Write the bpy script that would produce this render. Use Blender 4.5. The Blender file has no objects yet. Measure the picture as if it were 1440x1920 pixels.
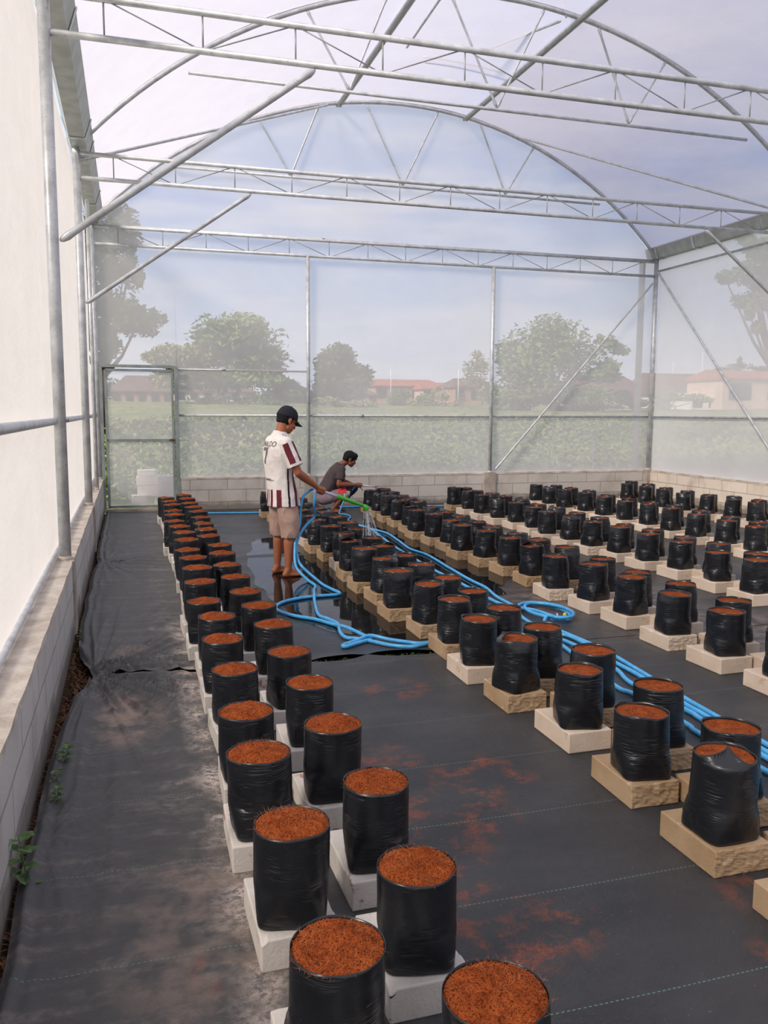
import bpy, bmesh, math, random
from mathutils import Vector, Matrix, noise
from mathutils.bvhtree import BVHTree
rnd = random.Random(11)
PI = math.pi
scene = bpy.context.scene
col = scene.collection

# ------------------------------------------------------------------ camera
F_PX = 1573.05
cam_data = bpy.data.cameras.new('camera')
cam_data.sensor_fit = 'VERTICAL'; cam_data.sensor_height = 36.0
cam_data.lens = F_PX / 1920 * 36.0
cam_data.clip_end = 1000
cam = bpy.data.objects.new('camera', cam_data); col.objects.link(cam)
C_R = Vector((0.95747143, -0.28848646, 0.00490176)).normalized()
C_F = Vector((0.28701444, 0.95057302, -0.11846367)).normalized()
C_U = C_R.cross(C_F).normalized()
CAM = Vector((0, 0, 1.62))
cam.matrix_world = Matrix(((C_R.x, C_U.x, -C_F.x, CAM.x), (C_R.y, C_U.y, -C_F.y, CAM.y),
                           (C_R.z, C_U.z, -C_F.z, CAM.z), (0, 0, 0, 1)))
scene.camera = cam
scene.view_settings.view_transform = 'Standard'
scene.view_settings.look = 'None'
scene.view_settings.gamma = 1
scene.view_settings.exposure = 0.36
scene.view_settings.use_curve_mapping = False
scene.cycles.max_bounces = 8
scene.cycles.transparent_max_bounces = 16
scene.cycles.use_denoising = True

def at(px, py, Y):
    d = C_F + C_R * ((px - 720) / F_PX) - C_U * ((py - 960) / F_PX)
    return CAM + d * (Y / d.y)

# ------------------------------------------------------------------ node helpers
def srgb(r, g, b):
    f = lambda c: (c / 255) / 12.92 if c / 255 <= 0.04045 else ((c / 255 + 0.055) / 1.055) ** 2.4
    return (f(r), f(g), f(b), 1.0)

class NT:
    def __init__(s, tree): s.t = tree; s.n = tree.nodes; s.l = tree.links
    def node(s, typ, **kw):
        n = s.n.new(typ)
        for k, v in kw.items(): setattr(n, k, v)
        return n
    def put(s, sock, v):
        if v is None: return
        if hasattr(v, 'is_output'): s.l.new(v, sock)
        else: sock.default_value = v
    def math(s, op, a, b=None, c=None, clamp=False):
        n = s.node('ShaderNodeMath', operation=op); n.use_clamp = clamp
        s.put(n.inputs[0], a); s.put(n.inputs[1], b); s.put(n.inputs[2], c)
        return n.outputs[0]
    def noise(s, vec, scale, detail=4, rough=.55):
        n = s.node('ShaderNodeTexNoise'); s.put(n.inputs['Vector'], vec)
        n.inputs['Scale'].default_value = scale; n.inputs['Detail'].default_value = detail
        n.inputs['Roughness'].default_value = rough
        return n.outputs['Fac']
    def ramp(s, fac, stops):
        n = s.node('ShaderNodeValToRGB'); s.put(n.inputs[0], fac)
        e = n.color_ramp.elements
        while len(e) < len(stops): e.new(0.5)
        for i, (p, c) in enumerate(stops):
            e[i].position = p; e[i].color = c if not isinstance(c, (int, float)) else (c, c, c, 1)
        return n.outputs['Color']
    def mix(s, fac, a, b, blend='MIX'):
        n = s.node('ShaderNodeMix', data_type='RGBA', blend_type=blend)
        s.put(n.inputs['Factor'], fac); s.put(n.inputs['A'], a); s.put(n.inputs['B'], b)
        return n.outputs['Result']
    def mapping(s, vec, scale=(1, 1, 1), loc=(0, 0, 0), rot=(0, 0, 0)):
        n = s.node('ShaderNodeMapping'); s.put(n.inputs['Vector'], vec)
        n.inputs['Scale'].default_value = scale; n.inputs['Location'].default_value = loc
        n.inputs['Rotation'].default_value = rot
        return n.outputs[0]
    def objvec(s, per_object=True):
        tc = s.node('ShaderNodeTexCoord').outputs['Object']
        if not per_object: return tc
        oi = s.node('ShaderNodeObjectInfo').outputs['Random']
        m = s.math('MULTIPLY', oi, 37.0)
        cb = s.node('ShaderNodeCombineXYZ'); s.put(cb.inputs[0], m); s.put(cb.inputs[1], m); s.put(cb.inputs[2], m)
        va = s.node('ShaderNodeVectorMath', operation='ADD'); s.put(va.inputs[0], tc); s.put(va.inputs[1], cb.outputs[0])
        return va.outputs[0]
    def world(s): return s.node('ShaderNodeNewGeometry').outputs['Position']
    def bump(s, h, strength=.5, dist=.01, normal=None):
        n = s.node('ShaderNodeBump'); n.inputs['Strength'].default_value = strength
        n.inputs['Distance'].default_value = dist; s.put(n.inputs['Height'], h)
        if normal is not None: s.put(n.inputs['Normal'], normal)
        return n.outputs[0]

def new_mat(name):
    m = bpy.data.materials.new(name); m.use_nodes = True
    t = NT(m.node_tree); t.n.clear()
    out = t.node('ShaderNodeOutputMaterial')
    return m, t, out
def principled(t, out, color, rough=.5, metal=0.0, normal=None, spec=.5):
    p = t.node('ShaderNodeBsdfPrincipled')
    t.put(p.inputs['Base Color'], color); t.put(p.inputs['Roughness'], rough)
    t.put(p.inputs['Metallic'], metal); t.put(p.inputs['Specular IOR Level'], spec)
    if normal is not None: t.put(p.inputs['Normal'], normal)
    t.l.new(p.outputs[0], out.inputs[0])
    return p
def simple(name, c1, c2=None, scale=8, rough=.6, metal=0.0, bump=None, spec=.5, per=True, stretch=None):
    m, t, out = new_mat(name)
    v = t.objvec(per)
    if stretch: v = t.mapping(v, stretch)
    n = t.noise(v, scale)
    c = t.mix(t.ramp(n, [(.35, 0), (.65, 1)]), c1, c2 or c1)
    nb = None
    if bump: nb = t.bump(t.noise(v, bump[0]), bump[1], bump[2])
    principled(t, out, c, rough, metal, nb, spec)
    return m

# ------------------------------------------------------------------ world: hazy morning sky with thin cloud
w = bpy.data.worlds.new('sky'); scene.world = w; w.use_nodes = True
t = NT(w.node_tree); t.n.clear()
wo = t.node('ShaderNodeOutputWorld'); bg = t.node('ShaderNodeBackground')
gen = t.node('ShaderNodeTexCoord').outputs['Generated']
sep = t.node('ShaderNodeSeparateXYZ'); t.put(sep.inputs[0], gen)
grad = t.ramp(sep.outputs['Z'], [(0.0, srgb(214, 214, 222)), (.09, srgb(190, 203, 226)), (.24, srgb(140, 170, 226)),
                                  (.38, srgb(190, 205, 238)), (1.0, srgb(205, 212, 235))])
cv = t.mapping(gen, (1.6, 1.6, 9.0))
cl = t.noise(cv, 2.3, 7, .6)
cmask = t.ramp(cl, [(.42, 0), (.66, 1)])
skyc = t.mix(t.math('MULTIPLY', cmask, .75), grad, srgb(226, 226, 236))
t.put(bg.inputs['Color'], skyc); bg.inputs['Strength'].default_value = 1.08
t.l.new(bg.outputs[0], wo.inputs[0])

# ------------------------------------------------------------------ sun (low, hazy, from the left)
sd = bpy.data.lights.new('sun', 'SUN'); sd.energy = 5.2; sd.angle = math.radians(14); sd.color = (1.0, .90, .78)
sun = bpy.data.objects.new('sun', sd); col.objects.link(sun)
sun_dir = Vector((-1.0, -.55, .85)).normalized()
sun.rotation_euler = sun_dir.to_track_quat('Z', 'Y').to_euler()
sun.location = (-20, 0, 20)

# ------------------------------------------------------------------ object helpers
def link(name, mesh, parent=None, mats=()):
    o = bpy.data.objects.new(name, mesh); col.objects.link(o)
    for m in (mats if isinstance(mats, (list, tuple)) else [mats]):
        if m is not None and (mesh.materials.find(m.name) < 0): mesh.materials.append(m)
    if parent is not None: o.parent = parent
    return o
def obj(name, bm, mat=None, parent=None, smooth=False):
    me = bpy.data.meshes.new(name)
    bm.normal_update(); bm.to_mesh(me); bm.free()
    if smooth:
        for p in me.polygons: p.use_smooth = True
    return link(name, me, parent, mat)
def thing(name, label, cat, loc=(0, 0, 0), rz=0, group=None):
    o = bpy.data.objects.new(name, None); col.objects.link(o)
    o.location = loc; o.rotation_euler = (0, 0, rz); o.empty_display_size = .1
    o['label'] = label; o['category'] = cat
    if group: o['group'] = group
    return o
def tag(o, label, cat, group=None, kind=None):
    o['label'] = label; o['category'] = cat
    if group: o['group'] = group
    if kind: o['kind'] = kind
    return o
def struct(o, label=None):
    o['kind'] = 'structure'
    if label: o['label'] = label
    return o
def add_box(bm, lo, hi, bevel=0):
    r = bmesh.ops.create_cube(bm, size=1)
    vs = r['verts']
    for v in vs:
        v.co = Vector([lo[i] + (v.co[i] + .5) * (hi[i] - lo[i]) for i in range(3)])
    if bevel:
        es = list({e for v in vs for e in v.link_edges})
        bmesh.ops.bevel(bm, geom=es, offset=bevel, segments=2, affect='EDGES', profile=.5)
    return vs
def frames(pts):
    n = len(pts); T = []
    for i in range(n):
        a = pts[max(i - 1, 0)]; b = pts[min(i + 1, n - 1)]
        d = (b - a); T.append(d.normalized() if d.length > 1e-9 else Vector((0, 0, 1)))
    up = Vector((0, 0, 1)) if abs(T[0].z) < .9 else Vector((1, 0, 0))
    N = [(up - T[0] * up.dot(T[0])).normalized()]
    for i in range(1, n):
        v = N[-1] - T[i] * N[-1].dot(T[i])
        N.append(v.normalized() if v.length > 1e-9 else N[-1])
    return T, N
def add_tube(bm, pts, rad, seg=8, caps=True):
    pts = [Vector(p) for p in pts]
    rads = rad if isinstance(rad, (list, tuple)) else [rad] * len(pts)
    T, N = frames(pts); rings = []
    for p, tt, nn, r in zip(pts, T, N, rads):
        b = tt.cross(nn)
        rings.append([bm.verts.new(p + (nn * math.cos(2 * PI * k / seg) + b * math.sin(2 * PI * k / seg)) * r) for k in range(seg)])
    fs = []
    for a, b in zip(rings, rings[1:]):
        for k in range(seg):
            f = bm.faces.new((a[k], a[(k + 1) % seg], b[(k + 1) % seg], b[k])); f.smooth = True; fs.append(f)
    if caps:
        bm.faces.new(rings[0][::-1]); bm.faces.new(rings[-1])
    return fs
def smooth_path(pts, n=6):
    P = [Vector(p) for p in pts]; P = [P[0] * 2 - P[1]] + P + [P[-1] * 2 - P[-2]]
    out = []
    for i in range(1, len(P) - 2):
        p0, p1, p2, p3 = P[i - 1:i + 3]
        for k in range(n):
            u = k / n
            out.append(.5 * ((2 * p1) + (p2 - p0) * u + (2 * p0 - 5 * p1 + 4 * p2 - p3) * u * u + (3 * p1 - p0 - 3 * p2 + p3) * u ** 3))
    out.append(P[-2]); return out
def tube_obj(name, pts, rad, mat, parent=None, seg=10, caps=True):
    bm = bmesh.new(); add_tube(bm, pts, rad, seg, caps)
    return obj(name, bm, mat, parent)

# ------------------------------------------------------------------ materials
def galvanised(name, tone=1.0):
    m, t, out = new_mat(name)
    v = t.objvec(); n1 = t.noise(v, 9, 5); n2 = t.noise(t.mapping(v, (1, 1, 1)), 55, 3)
    c = t.mix(t.ramp(n1, [(.35, 0), (.7, 1)]), srgb(206 * tone, 208 * tone, 210 * tone), srgb(170 * tone, 172 * tone, 174 * tone))
    c = t.mix(t.ramp(n2, [(.62, 0), (.78, 1)]), c, srgb(140 * tone, 132 * tone, 122 * tone))
    principled(t, out, c, t.math('MULTIPLY_ADD', n2, .25, .30), .30, None, .5)
    return m
M_steel = galvanised('galvanised_steel')
M_rod = galvanised('thin_steel_rod', .8)
M_gutter = simple('gutter_sheet', srgb(182, 186, 182), srgb(158, 164, 158), 6, .5, .25)

def film(name, tval, color, trans=.5, wr=.3):
    """woven / plastic sheeting: less see-through at glancing angles like any mesh of threads"""
    m, t, out = new_mat(name)
    g = t.node('ShaderNodeNewGeometry')
    dt = t.node('ShaderNodeVectorMath', operation='DOT_PRODUCT')
    t.put(dt.inputs[0], g.outputs['Incoming']); t.put(dt.inputs[1], g.outputs['True Normal'])
    c = t.math('MAXIMUM', t.math('ABSOLUTE', dt.outputs['Value']), .08)
    inv = t.math('DIVIDE', 1.0, c)
    pos = t.world()
    dirt = t.math('MULTIPLY_ADD', t.noise(pos, .6, 3), .22, tval - .11)
    tr = t.math('POWER', dirt, inv)
    fac = t.math('SUBTRACT', 1.0, tr, clamp=True)
    wn = t.noise(t.mapping(pos, (1, 1, 2.0)), 1.6, 4)
    nb = t.bump(wn, wr, .05)
    colr = t.mix(t.noise(pos, 2.5, 3), color, tuple(x * .9 for x in color[:3]) + (1,))
    df = t.node('ShaderNodeBsdfDiffuse'); tl = t.node('ShaderNodeBsdfTranslucent')
    t.put(df.inputs[0], colr); t.put(tl.inputs[0], colr); t.put(df.inputs['Normal'], nb); t.put(tl.inputs['Normal'], nb)
    mx = t.node('ShaderNodeMixShader'); mx.inputs[0].default_value = trans
    t.l.new(df.outputs[0], mx.inputs[1]); t.l.new(tl.outputs[0], mx.inputs[2])
    tp = t.node('ShaderNodeBsdfTransparent')
    m2 = t.node('ShaderNodeMixShader'); t.put(m2.inputs[0], fac)
    t.l.new(tp.outputs[0], m2.inputs[1]); t.l.new(mx.outputs[0], m2.inputs[2])
    t.l.new(m2.outputs[0], out.inputs[0])
    return m
M_net = film('insect_net', .37, (.93, .885, .85, 1), .45, .1)
M_net_left = film('insect_net_left', .42, (.72, .68, .67, 1), .5, .35)
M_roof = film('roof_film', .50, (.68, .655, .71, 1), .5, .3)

def block_wall_mat(name, c1, c2, axis):
    m, t, out = new_mat(name)
    pos = t.world(); s = t.node('ShaderNodeSeparateXYZ'); t.put(s.inputs[0], pos)
    cb = t.node('ShaderNodeCombineXYZ')
    t.put(cb.inputs[0], s.outputs[axis]); t.put(cb.inputs[1], t.math('ADD', s.outputs['Z'], .085))
    wob = t.noise(pos, 5, 3)
    va = t.node('ShaderNodeVectorMath', operation='ADD'); t.put(va.inputs[0], cb.outputs[0])
    cb2 = t.node('ShaderNodeCombineXYZ'); t.put(cb2.inputs[0], t.math('MULTIPLY_ADD', wob, .02, -.01)); t.put(cb2.inputs[1], t.math('MULTIPLY_ADD', wob, .02, -.01))
    t.put(va.inputs[1], cb2.outputs[0])
    b = t.node('ShaderNodeTexBrick'); t.put(b.inputs['Vector'], va.outputs[0])
    b.inputs['Scale'].default_value = 1; b.inputs['Brick Width'].default_value = .61; b.inputs['Row Height'].default_value = .205
    b.inputs['Mortar Size'].default_value = .008; b.inputs['Mortar Smooth'].default_value = .3; b.inputs['Bias'].default_value = -.2
    b.inputs['Color1'].default_value = c1; b.inputs['Color2'].default_value = c2
    b.inputs['Mortar'].default_value = tuple(x * .62 for x in c1[:3]) + (1,)
    st = t.noise(t.mapping(pos, (1.2, 1.2, .8)), 2.2, 5)
    c = t.mix(t.math('MULTIPLY', t.ramp(st, [(.5, 0), (.75, 1)]), .55), b.outputs['Color'], srgb(140, 126, 112))
    low = t.math('SUBTRACT', t.math('MULTIPLY_ADD', t.noise(pos, 3.0, 4), .24, .02), s.outputs['Z'])
    c = t.mix(t.ramp(low, [(.47, 0), (.53, 1)]) if False else t.math('MULTIPLY', t.math('MULTIPLY', low, 12, clamp=True), .7), c, srgb(96, 84, 72))
    n = t.noise(pos, 60, 4)
    h = t.math('ADD', t.math('MULTIPLY', b.outputs['Fac'], -1.0), t.math('MULTIPLY', n, .35))
    principled(t, out, c, .9, 0, t.bump(h, .6, .008), .2)
    return m
M_wall_y = block_wall_mat('block_wall_left', srgb(190, 186, 182), srgb(180, 177, 174), 'Y')  # shade on the left wall's inner face is put into this greyer tone
M_wall_x = block_wall_mat('block_wall_back', srgb(196, 188, 180), srgb(186, 178, 170), 'X')
M_wall_r = block_wall_mat('block_wall_right', srgb(222, 208, 192), srgb(212, 197, 180), 'Y')  # same blocks, with the sunlight on the right wall painted in as warm brightness
M_mortar = simple('mortar_cap', srgb(206, 196, 184), srgb(172, 160, 148), 7, .95, 0, (40, .8, .01), .2, per=False)
M_pilaster = simple('cement_pilaster', srgb(176, 166, 154), srgb(150, 138, 126), 5, .95, 0, (40, .5, .006), .2)

def soil_mat():
    m, t, out = new_mat('coir_soil')
    v = t.objvec(); n = t.noise(v, 26, 5, .7); f = t.noise(t.mapping(v, (1, 1, 1)), 190, 3, .7); g = t.noise(v, 420, 2)
    c = t.ramp(n, [(.30, srgb(122, 54, 20)), (.52, srgb(158, 76, 32)), (.74, srgb(186, 100, 48))])
    c = t.mix(t.ramp(f, [(.38, 1), (.50, 0)]), c, srgb(82, 30, 12))
    c = t.mix(t.math('MULTIPLY', t.ramp(g, [(.66, 0), (.74, 1)]), .5), c, srgb(206, 128, 74))
    principled(t, out, c, .95, 0, t.bump(t.math('ADD', f, t.math('MULTIPLY', g, .6)), .9, .006), .15)
    return m
M_soil = soil_mat()
M_fibre = simple('coir_fibre', srgb(196, 112, 56), srgb(160, 78, 32), 60, .8)

def plastic_mat():
    m, t, out = new_mat('black_polythene')
    v = t.objvec()
    wr = t.noise(t.mapping(v, (9, 9, 75)), 1.0, 2, .5); wm = t.ramp(t.noise(t.mapping(v, (1, 1, 1.5), (5, 2, 1)), 9, 2), [(.50, 0), (.64, 1)])
    big = t.noise(t.mapping(v, (6, 6, 14)), 1.0, 2)
    h = t.math('ADD', t.math('MULTIPLY', t.math('MULTIPLY', t.math('ABSOLUTE', t.math('SUBTRACT', wr, .5)), -3.4), t.math('MULTIPLY_ADD', wm, .95, .05)), t.math('MULTIPLY', big, 1.4))
    sp = t.noise(v, 210, 2); spot = t.ramp(sp, [(.73, 0), (.76, 1)])
    c = t.mix(t.noise(v, 9, 3), (.0075, .0085, .011, 1), (.013, .014, .017, 1))
    c = t.mix(t.math('MULTIPLY', spot, .5), c, srgb(120, 104, 92))
    principled(t, out, c, t.math('MULTIPLY_ADD', big, .22, .20), 0, t.bump(h, .42, .009), .5)
    return m
M_plastic = plastic_mat()
M_rim = simple('polythene_inside', (.010, .011, .013, 1), (.02, .021, .024, 1), 12, .45)

def block_mat(name, c1, c2, stain, amt, rough=.9):
    m, t, out = new_mat(name)
    v = t.objvec()
    n = t.noise(v, 4.5, 4); f = t.noise(v, 90, 4)
    c = t.mix(t.ramp(n, [(.35, 0), (.65, 1)]), c1, c2)
    st = t.noise(t.mapping(v, (1, 1, 1.6), (3, 1, 4)), 9, 5, .65)
    c = t.mix(t.math('MULTIPLY', t.ramp(st, [(.60, 0), (.66, 1)]), amt), c, stain)
    pits = t.ramp(f, [(.30, 1), (.36, 0)])
    c = t.mix(t.math('MULTIPLY', pits, .25), c, tuple(x * .5 for x in c1[:3]) + (1,))
    principled(t, out, c, rough, 0, t.bump(f, .5, .004), .25)
    return m
M_blk_white = block_mat('block_white', srgb(214, 206, 198), srgb(192, 186, 180), srgb(150, 84, 44), .75)
M_blk_cream = block_mat('block_cream', srgb(212, 194, 176), srgb(200, 180, 160), srgb(170, 150, 130), .5)
M_blk_tan = block_mat('block_damp', srgb(176, 150, 120), srgb(158, 130, 98), srgb(196, 176, 150), .6, .7)

def mat_mat():
    m, t, out = new_mat('woven_weed_mat')
    pos = t.world(); s = t.node('ShaderNodeSeparateXYZ'); t.put(s.inputs[0], pos)
    X, Y = s.outputs['X'], s.outputs['Y']
    base = t.mix(t.ramp(t.noise(t.mapping(pos, (1, 2, 1)), 1.1, 6, .65), [(.35, 0), (.7, 1)]), (.022, .024, .028, 1), (.050, .050, .052, 1))
    # grey sheen painted into the colour by the left wall, plus streaky dust smears
    dn = t.noise(t.mapping(pos, (2.2, 9, 1), rot=(0, 0, .35)), 1.0, 7, .7)
    dn2 = t.noise(pos, 24, 5, .75)
    strip = t.math('MULTIPLY', t.math('SUBTRACT', .95, X), 1.6, clamp=True)
    nearcol = t.math('ABSOLUTE', t.math('SUBTRACT', X, .25))
    nearcol = t.math('SUBTRACT', 1.0, t.math('MULTIPLY', nearcol, 5.0), clamp=True)
    dust = t.math('MULTIPLY', t.ramp(dn, [(.48, 0), (.74, 1)]), t.ramp(dn2, [(.40, 0), (.62, 1)]))
    fstrip = t.math('MULTIPLY', t.math('ADD', t.math('MULTIPLY', strip, .4), t.math('MULTIPLY', nearcol, .45)), dust)
    c = t.mix(t.math('MULTIPLY', strip, .55), base, (.095, .092, .092, 1))  # lighter grey stands in for the sheen on the left
    c = t.mix(fstrip, c, srgb(196, 178, 166))
    def blob(cx, cy, r, sy=1.0):
        dx = t.math('SUBTRACT', X, cx); dy = t.math('MULTIPLY', t.math('SUBTRACT', Y, cy), sy)
        d = t.math('SQRT', t.math('ADD', t.math('MULTIPLY', dx, dx), t.math('MULTIPLY', dy, dy)))
        return t.math('SUBTRACT', 1.0, t.math('DIVIDE', d, r), clamp=True)
    # dusty patches
    pn = t.noise(pos, 7, 5, .6)
    for cx, cy, r, sy, a in ((-.05, 4.45, .22, .5, .9), (-.02, 5.75, .16, .8, .55), (3.9, 6.4, 1.0, 1.2, .5), (4.2, 5.2, .9, 1.0, .5), (.18, 2.5, .35, .6, .5)):
        k = t.math('MULTIPLY', t.math('MULTIPLY', blob(cx, cy, r, sy), 2.2, clamp=True), t.ramp(pn, [(.40, 0), (.62, 1)]))
        c = t.mix(t.math('MULTIPLY', k, a), c, srgb(158, 136, 122))
    # spilt coir
    on = t.noise(pos, 6, 8, .75); grit = t.noise(pos, 70, 4, .8)
    for cx, cy, r, sy in ((1.18, 2.98, .34, 1.0), (1.02, 2.62, .22, 1), (1.14, 2.25, .30, 1.2), (.22, 2.30, .12, 1), (1.45, 3.3, .28, 1), (2.1, 2.15, .30, 1.4), (1.9, 1.85, .22, 1.2), (.3, 5.0, .12, .5), (1.45, 4.55, .25, 1.2), (1.0, 3.6, .3, 1)):
        k = t.math('MULTIPLY', t.math('MULTIPLY', blob(cx, cy, r, sy), 2.5, clamp=True), t.ramp(on, [(.50, 0), (.60, 1)]))
        k = t.math('MULTIPLY', k, t.ramp(grit, [(.36, .15), (.56, 1)]))
        c = t.mix(t.math('MULTIPLY', k, .62), c, srgb(150, 70, 34))
    # pale specks
    sp = t.ramp(t.noise(pos, 130, 2), [(.74, 0), (.76, 1)])
    c = t.mix(t.math('MULTIPLY', sp, .5), c, srgb(190, 178, 168))
    # white cement powder rubbed off the left rows of blocks
    pw = t.math('SUBTRACT', 1.0, t.math('MULTIPLY', t.math('ABSOLUTE', t.math('SUBTRACT', X, .31)), 9.0), clamp=True)
    pf = t.math('MULTIPLY', t.math('MULTIPLY', pw, t.ramp(t.noise(pos, 3.2, 3), [(.42, 0), (.60, 1)])), t.ramp(t.noise(pos, 38, 6, .85), [(.42, 0), (.56, 1)]))
    c = t.mix(t.math('MULTIPLY', t.math('MULTIPLY', pf, 1.1, clamp=True), t.math('LESS_THAN', Y, 6.5)), c, srgb(214, 198, 188))
    # stitched guide lines every half metre across the mat
    yy = t.math('ADD', Y, t.math('MULTIPLY_ADD', t.noise(t.mapping(pos, (.6, 0, 0)), 1, 2), .05, -.02))
    fr = t.math('ABSOLUTE', t.math('SUBTRACT', t.math('FRACT', t.math('DIVIDE', yy, .535)), .5))
    ln = t.math('LESS_THAN', fr, .0034)
    dash = t.math('GREATER_THAN', t.math('FRACT', t.math('MULTIPLY', X, 60)), .45)
    c = t.mix(t.math('MULTIPLY', t.math('MULTIPLY', ln, dash), .6), c, srgb(120, 170, 160))
    # weave
    wx = t.math('SINE', t.math('MULTIPLY', X, 1300)); wy = t.math('SINE', t.math('MULTIPLY', Y, 1300))
    weave = t.math('MULTIPLY', wx, wy)
    h = t.math('ADD', t.math('MULTIPLY', weave, .15), t.math('ADD', t.noise(pos, 30, 5, .65), t.math('MULTIPLY', t.noise(t.mapping(pos, (9, 2.4, 1)), 1.5, 3), 1.2)))
    wet = t.math('MULTIPLY', t.ramp(t.noise(pos, 1.0, 4), [(.42, 1), (.60, 0)]), t.math('GREATER_THAN', X, 1.0))
    rough = t.math('MULTIPLY_ADD', wet, -.18, .44)
    principled(t, out, c, rough, 0, t.bump(h, .5, .012), .5)
    return m
M_mat = mat_mat()
M_earth = simple('bare_earth', srgb(50, 38, 28), srgb(82, 64, 46), 9, .98, 0, (25, .9, .03), .1, per=False)
M_leaf = simple('weed_leaf', srgb(92, 120, 62), srgb(62, 92, 44), 30, .6)
M_straw = simple('dry_litter', srgb(128, 88, 58), srgb(84, 52, 36), 30, .9)

def water_mat(name):
    m, t, out = new_mat(name)
    fr = t.node('ShaderNodeFresnel'); fr.inputs['IOR'].default_value = 1.33
    gl = t.node('ShaderNodeBsdfGlossy'); gl.inputs['Roughness'].default_value = .015
    nb = t.bump(t.noise(t.world(), 5, 3), .06, .02)
    t.put(gl.inputs['Normal'], nb); t.put(fr.inputs['Normal'], nb)
    tp = t.node('ShaderNodeBsdfTransparent'); tp.inputs[0].default_value = (.62, .60, .58, 1)
    mx = t.node('ShaderNodeMixShader'); t.put(mx.inputs[0], fr.outputs[0])
    t.l.new(tp.outputs[0], mx.inputs[1]); t.l.new(gl.outputs[0], mx.inputs[2]); t.l.new(mx.outputs[0], out.inputs[0])
    return m
M_water = water_mat('standing_water')
M_hose = simple('blue_hose', srgb(62, 150, 205), srgb(84, 170, 222), 20, .32, 0, None, .5)

# ------------------------------------------------------------------ building dimensions
XL, XR = -.48, 9.59
Y0, Y1, Y2, Y3 = -3.9, 6.47, 10.23, 14.07
YS = [-1.1, 2.70, Y1, Y2, Y3]
ZW, ZG, ZB, ZT = .534, 1.55, 4.18, 4.44
XC = (XL + XR) / 2; RISE = 2.24; HALF = (XR - XL) / 2; ZE = 4.50
RAD = (HALF ** 2 + RISE ** 2) / (2 * RISE)
def arch_z(x): return ZE + RISE - RAD + math.sqrt(max(RAD ** 2 - (x - XC) ** 2, 0))

# floor and outside ground
bm = bmesh.new(); bmesh.ops.create_grid(bm, x_segments=2, y_segments=2, size=1)
for v in bm.verts: v.co = Vector((XL - .1 + (v.co.x + 1) / 2 * (XR - XL + .2), Y0 + (v.co.y + 1) / 2 * (Y3 - Y0 + .1), -.05))
struct(obj('floor', bm, M_earth))

def ground_z(x, y):
    a = max(0, (y - 17)); b = max(0, x - 14)
    d = max(a, b * .8)
    z = -.05 + 3.6 * (1 - math.exp(-(d / 70) ** 1.4))
    z += noise.noise(Vector((x * .06, y * .06, 0))) * .35 * min(1, d / 15)
    return z
def field_mat():
    m, t, out = new_mat('field_ground')
    pos = t.world(); n = t.noise(t.mapping(pos, (.35, 1.0, 1)), .5, 6, .65); f = t.noise(pos, 2.2, 5, .7)
    c = t.ramp(n, [(.35, srgb(104, 120, 66)), (.5, srgb(136, 142, 88)), (.68, srgb(172, 164, 116))])
    c = t.mix(t.ramp(f, [(.4, 1), (.55, 0)]), c, srgb(62, 80, 40))
    principled(t, out, c, .95, 0, t.bump(f, 1, .2), .1)
    return m
M_field = field_mat()
bm = bmesh.new()
xs = [-60 + i * 2.4 for i in range(90)]; ys = [-8, -2, 4, 10, 13.9] + [14.4 + i * 1.9 for i in range(90)]
grid = [[bm.verts.new((x, y, ground_z(x, y) if not (XL - .3 < x < XR + .3 and y < 14.2) else -.3)) for x in xs] for y in ys]
for a, b in zip(grid, grid[1:]):
    for i in range(len(xs) - 1): bm.faces.new((a[i], a[i + 1], b[i + 1], b[i])).smooth = True
struct(obj('field_ground', bm, M_field))

# ------------------------------------------------------------------ low block walls with mortar tops
def rough_box(lo, hi, amp=.006, cut=.12, seed=0):
    bm = bmesh.new(); add_box(bm, lo, hi)
    L = max(hi[i] - lo[i] for i in range(3)); ax = [hi[i] - lo[i] for i in range(3)].index(L)
    n = int(L / cut)
    es = [e for e in bm.edges if abs((e.verts[0].co - e.verts[1].co)[ax]) > L * .9]
    bmesh.ops.subdivide_edges(bm, edges=es, cuts=n, use_grid_fill=True)
    for v in bm.verts:
        q = noise.noise_vector(v.co * 6 + Vector((seed, 0, 0)))
        k = amp if v.co.z > lo[2] + .01 else 0
        v.co += Vector((q.x, q.y, q.z)) * k
    return bm
struct(obj('wall_left', rough_box((XL - .16, Y0, -.08), (XL + .05, Y3 + .14, ZW - .03), .002), M_wall_y), 'low block wall under the left netting')
struct(obj('trim_1', rough_box((XL - .17, Y0, ZW - .032), (XL + .055, Y3 + .14, ZW), .007, .08), M_mortar), 'mortar cap along the left block wall')
struct(obj('wall_back', rough_box((.78, Y3 - .03, -.08), (XR + .05, Y3 + .14, ZW - .03), .002), M_wall_x), 'low block wall under the back netting')
struct(obj('trim_2', rough_box((.78, Y3 - .035, ZW - .032), (XR + .05, Y3 + .14, ZW), .006, .08, 3), M_mortar), 'mortar cap along the back block wall')
struct(obj('wall_right', rough_box((XR - .03, Y0, -.08), (XR + .14, Y3 - .04, ZW - .03), .002), M_wall_r), 'low block wall under the right netting')
struct(obj('trim_3', rough_box((XR - .035, Y0, ZW - .032), (XR + .14, Y3 - .04, ZW), .006, .08, 5), M_mortar), 'mortar cap along the right block wall')
tn = 4
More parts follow.
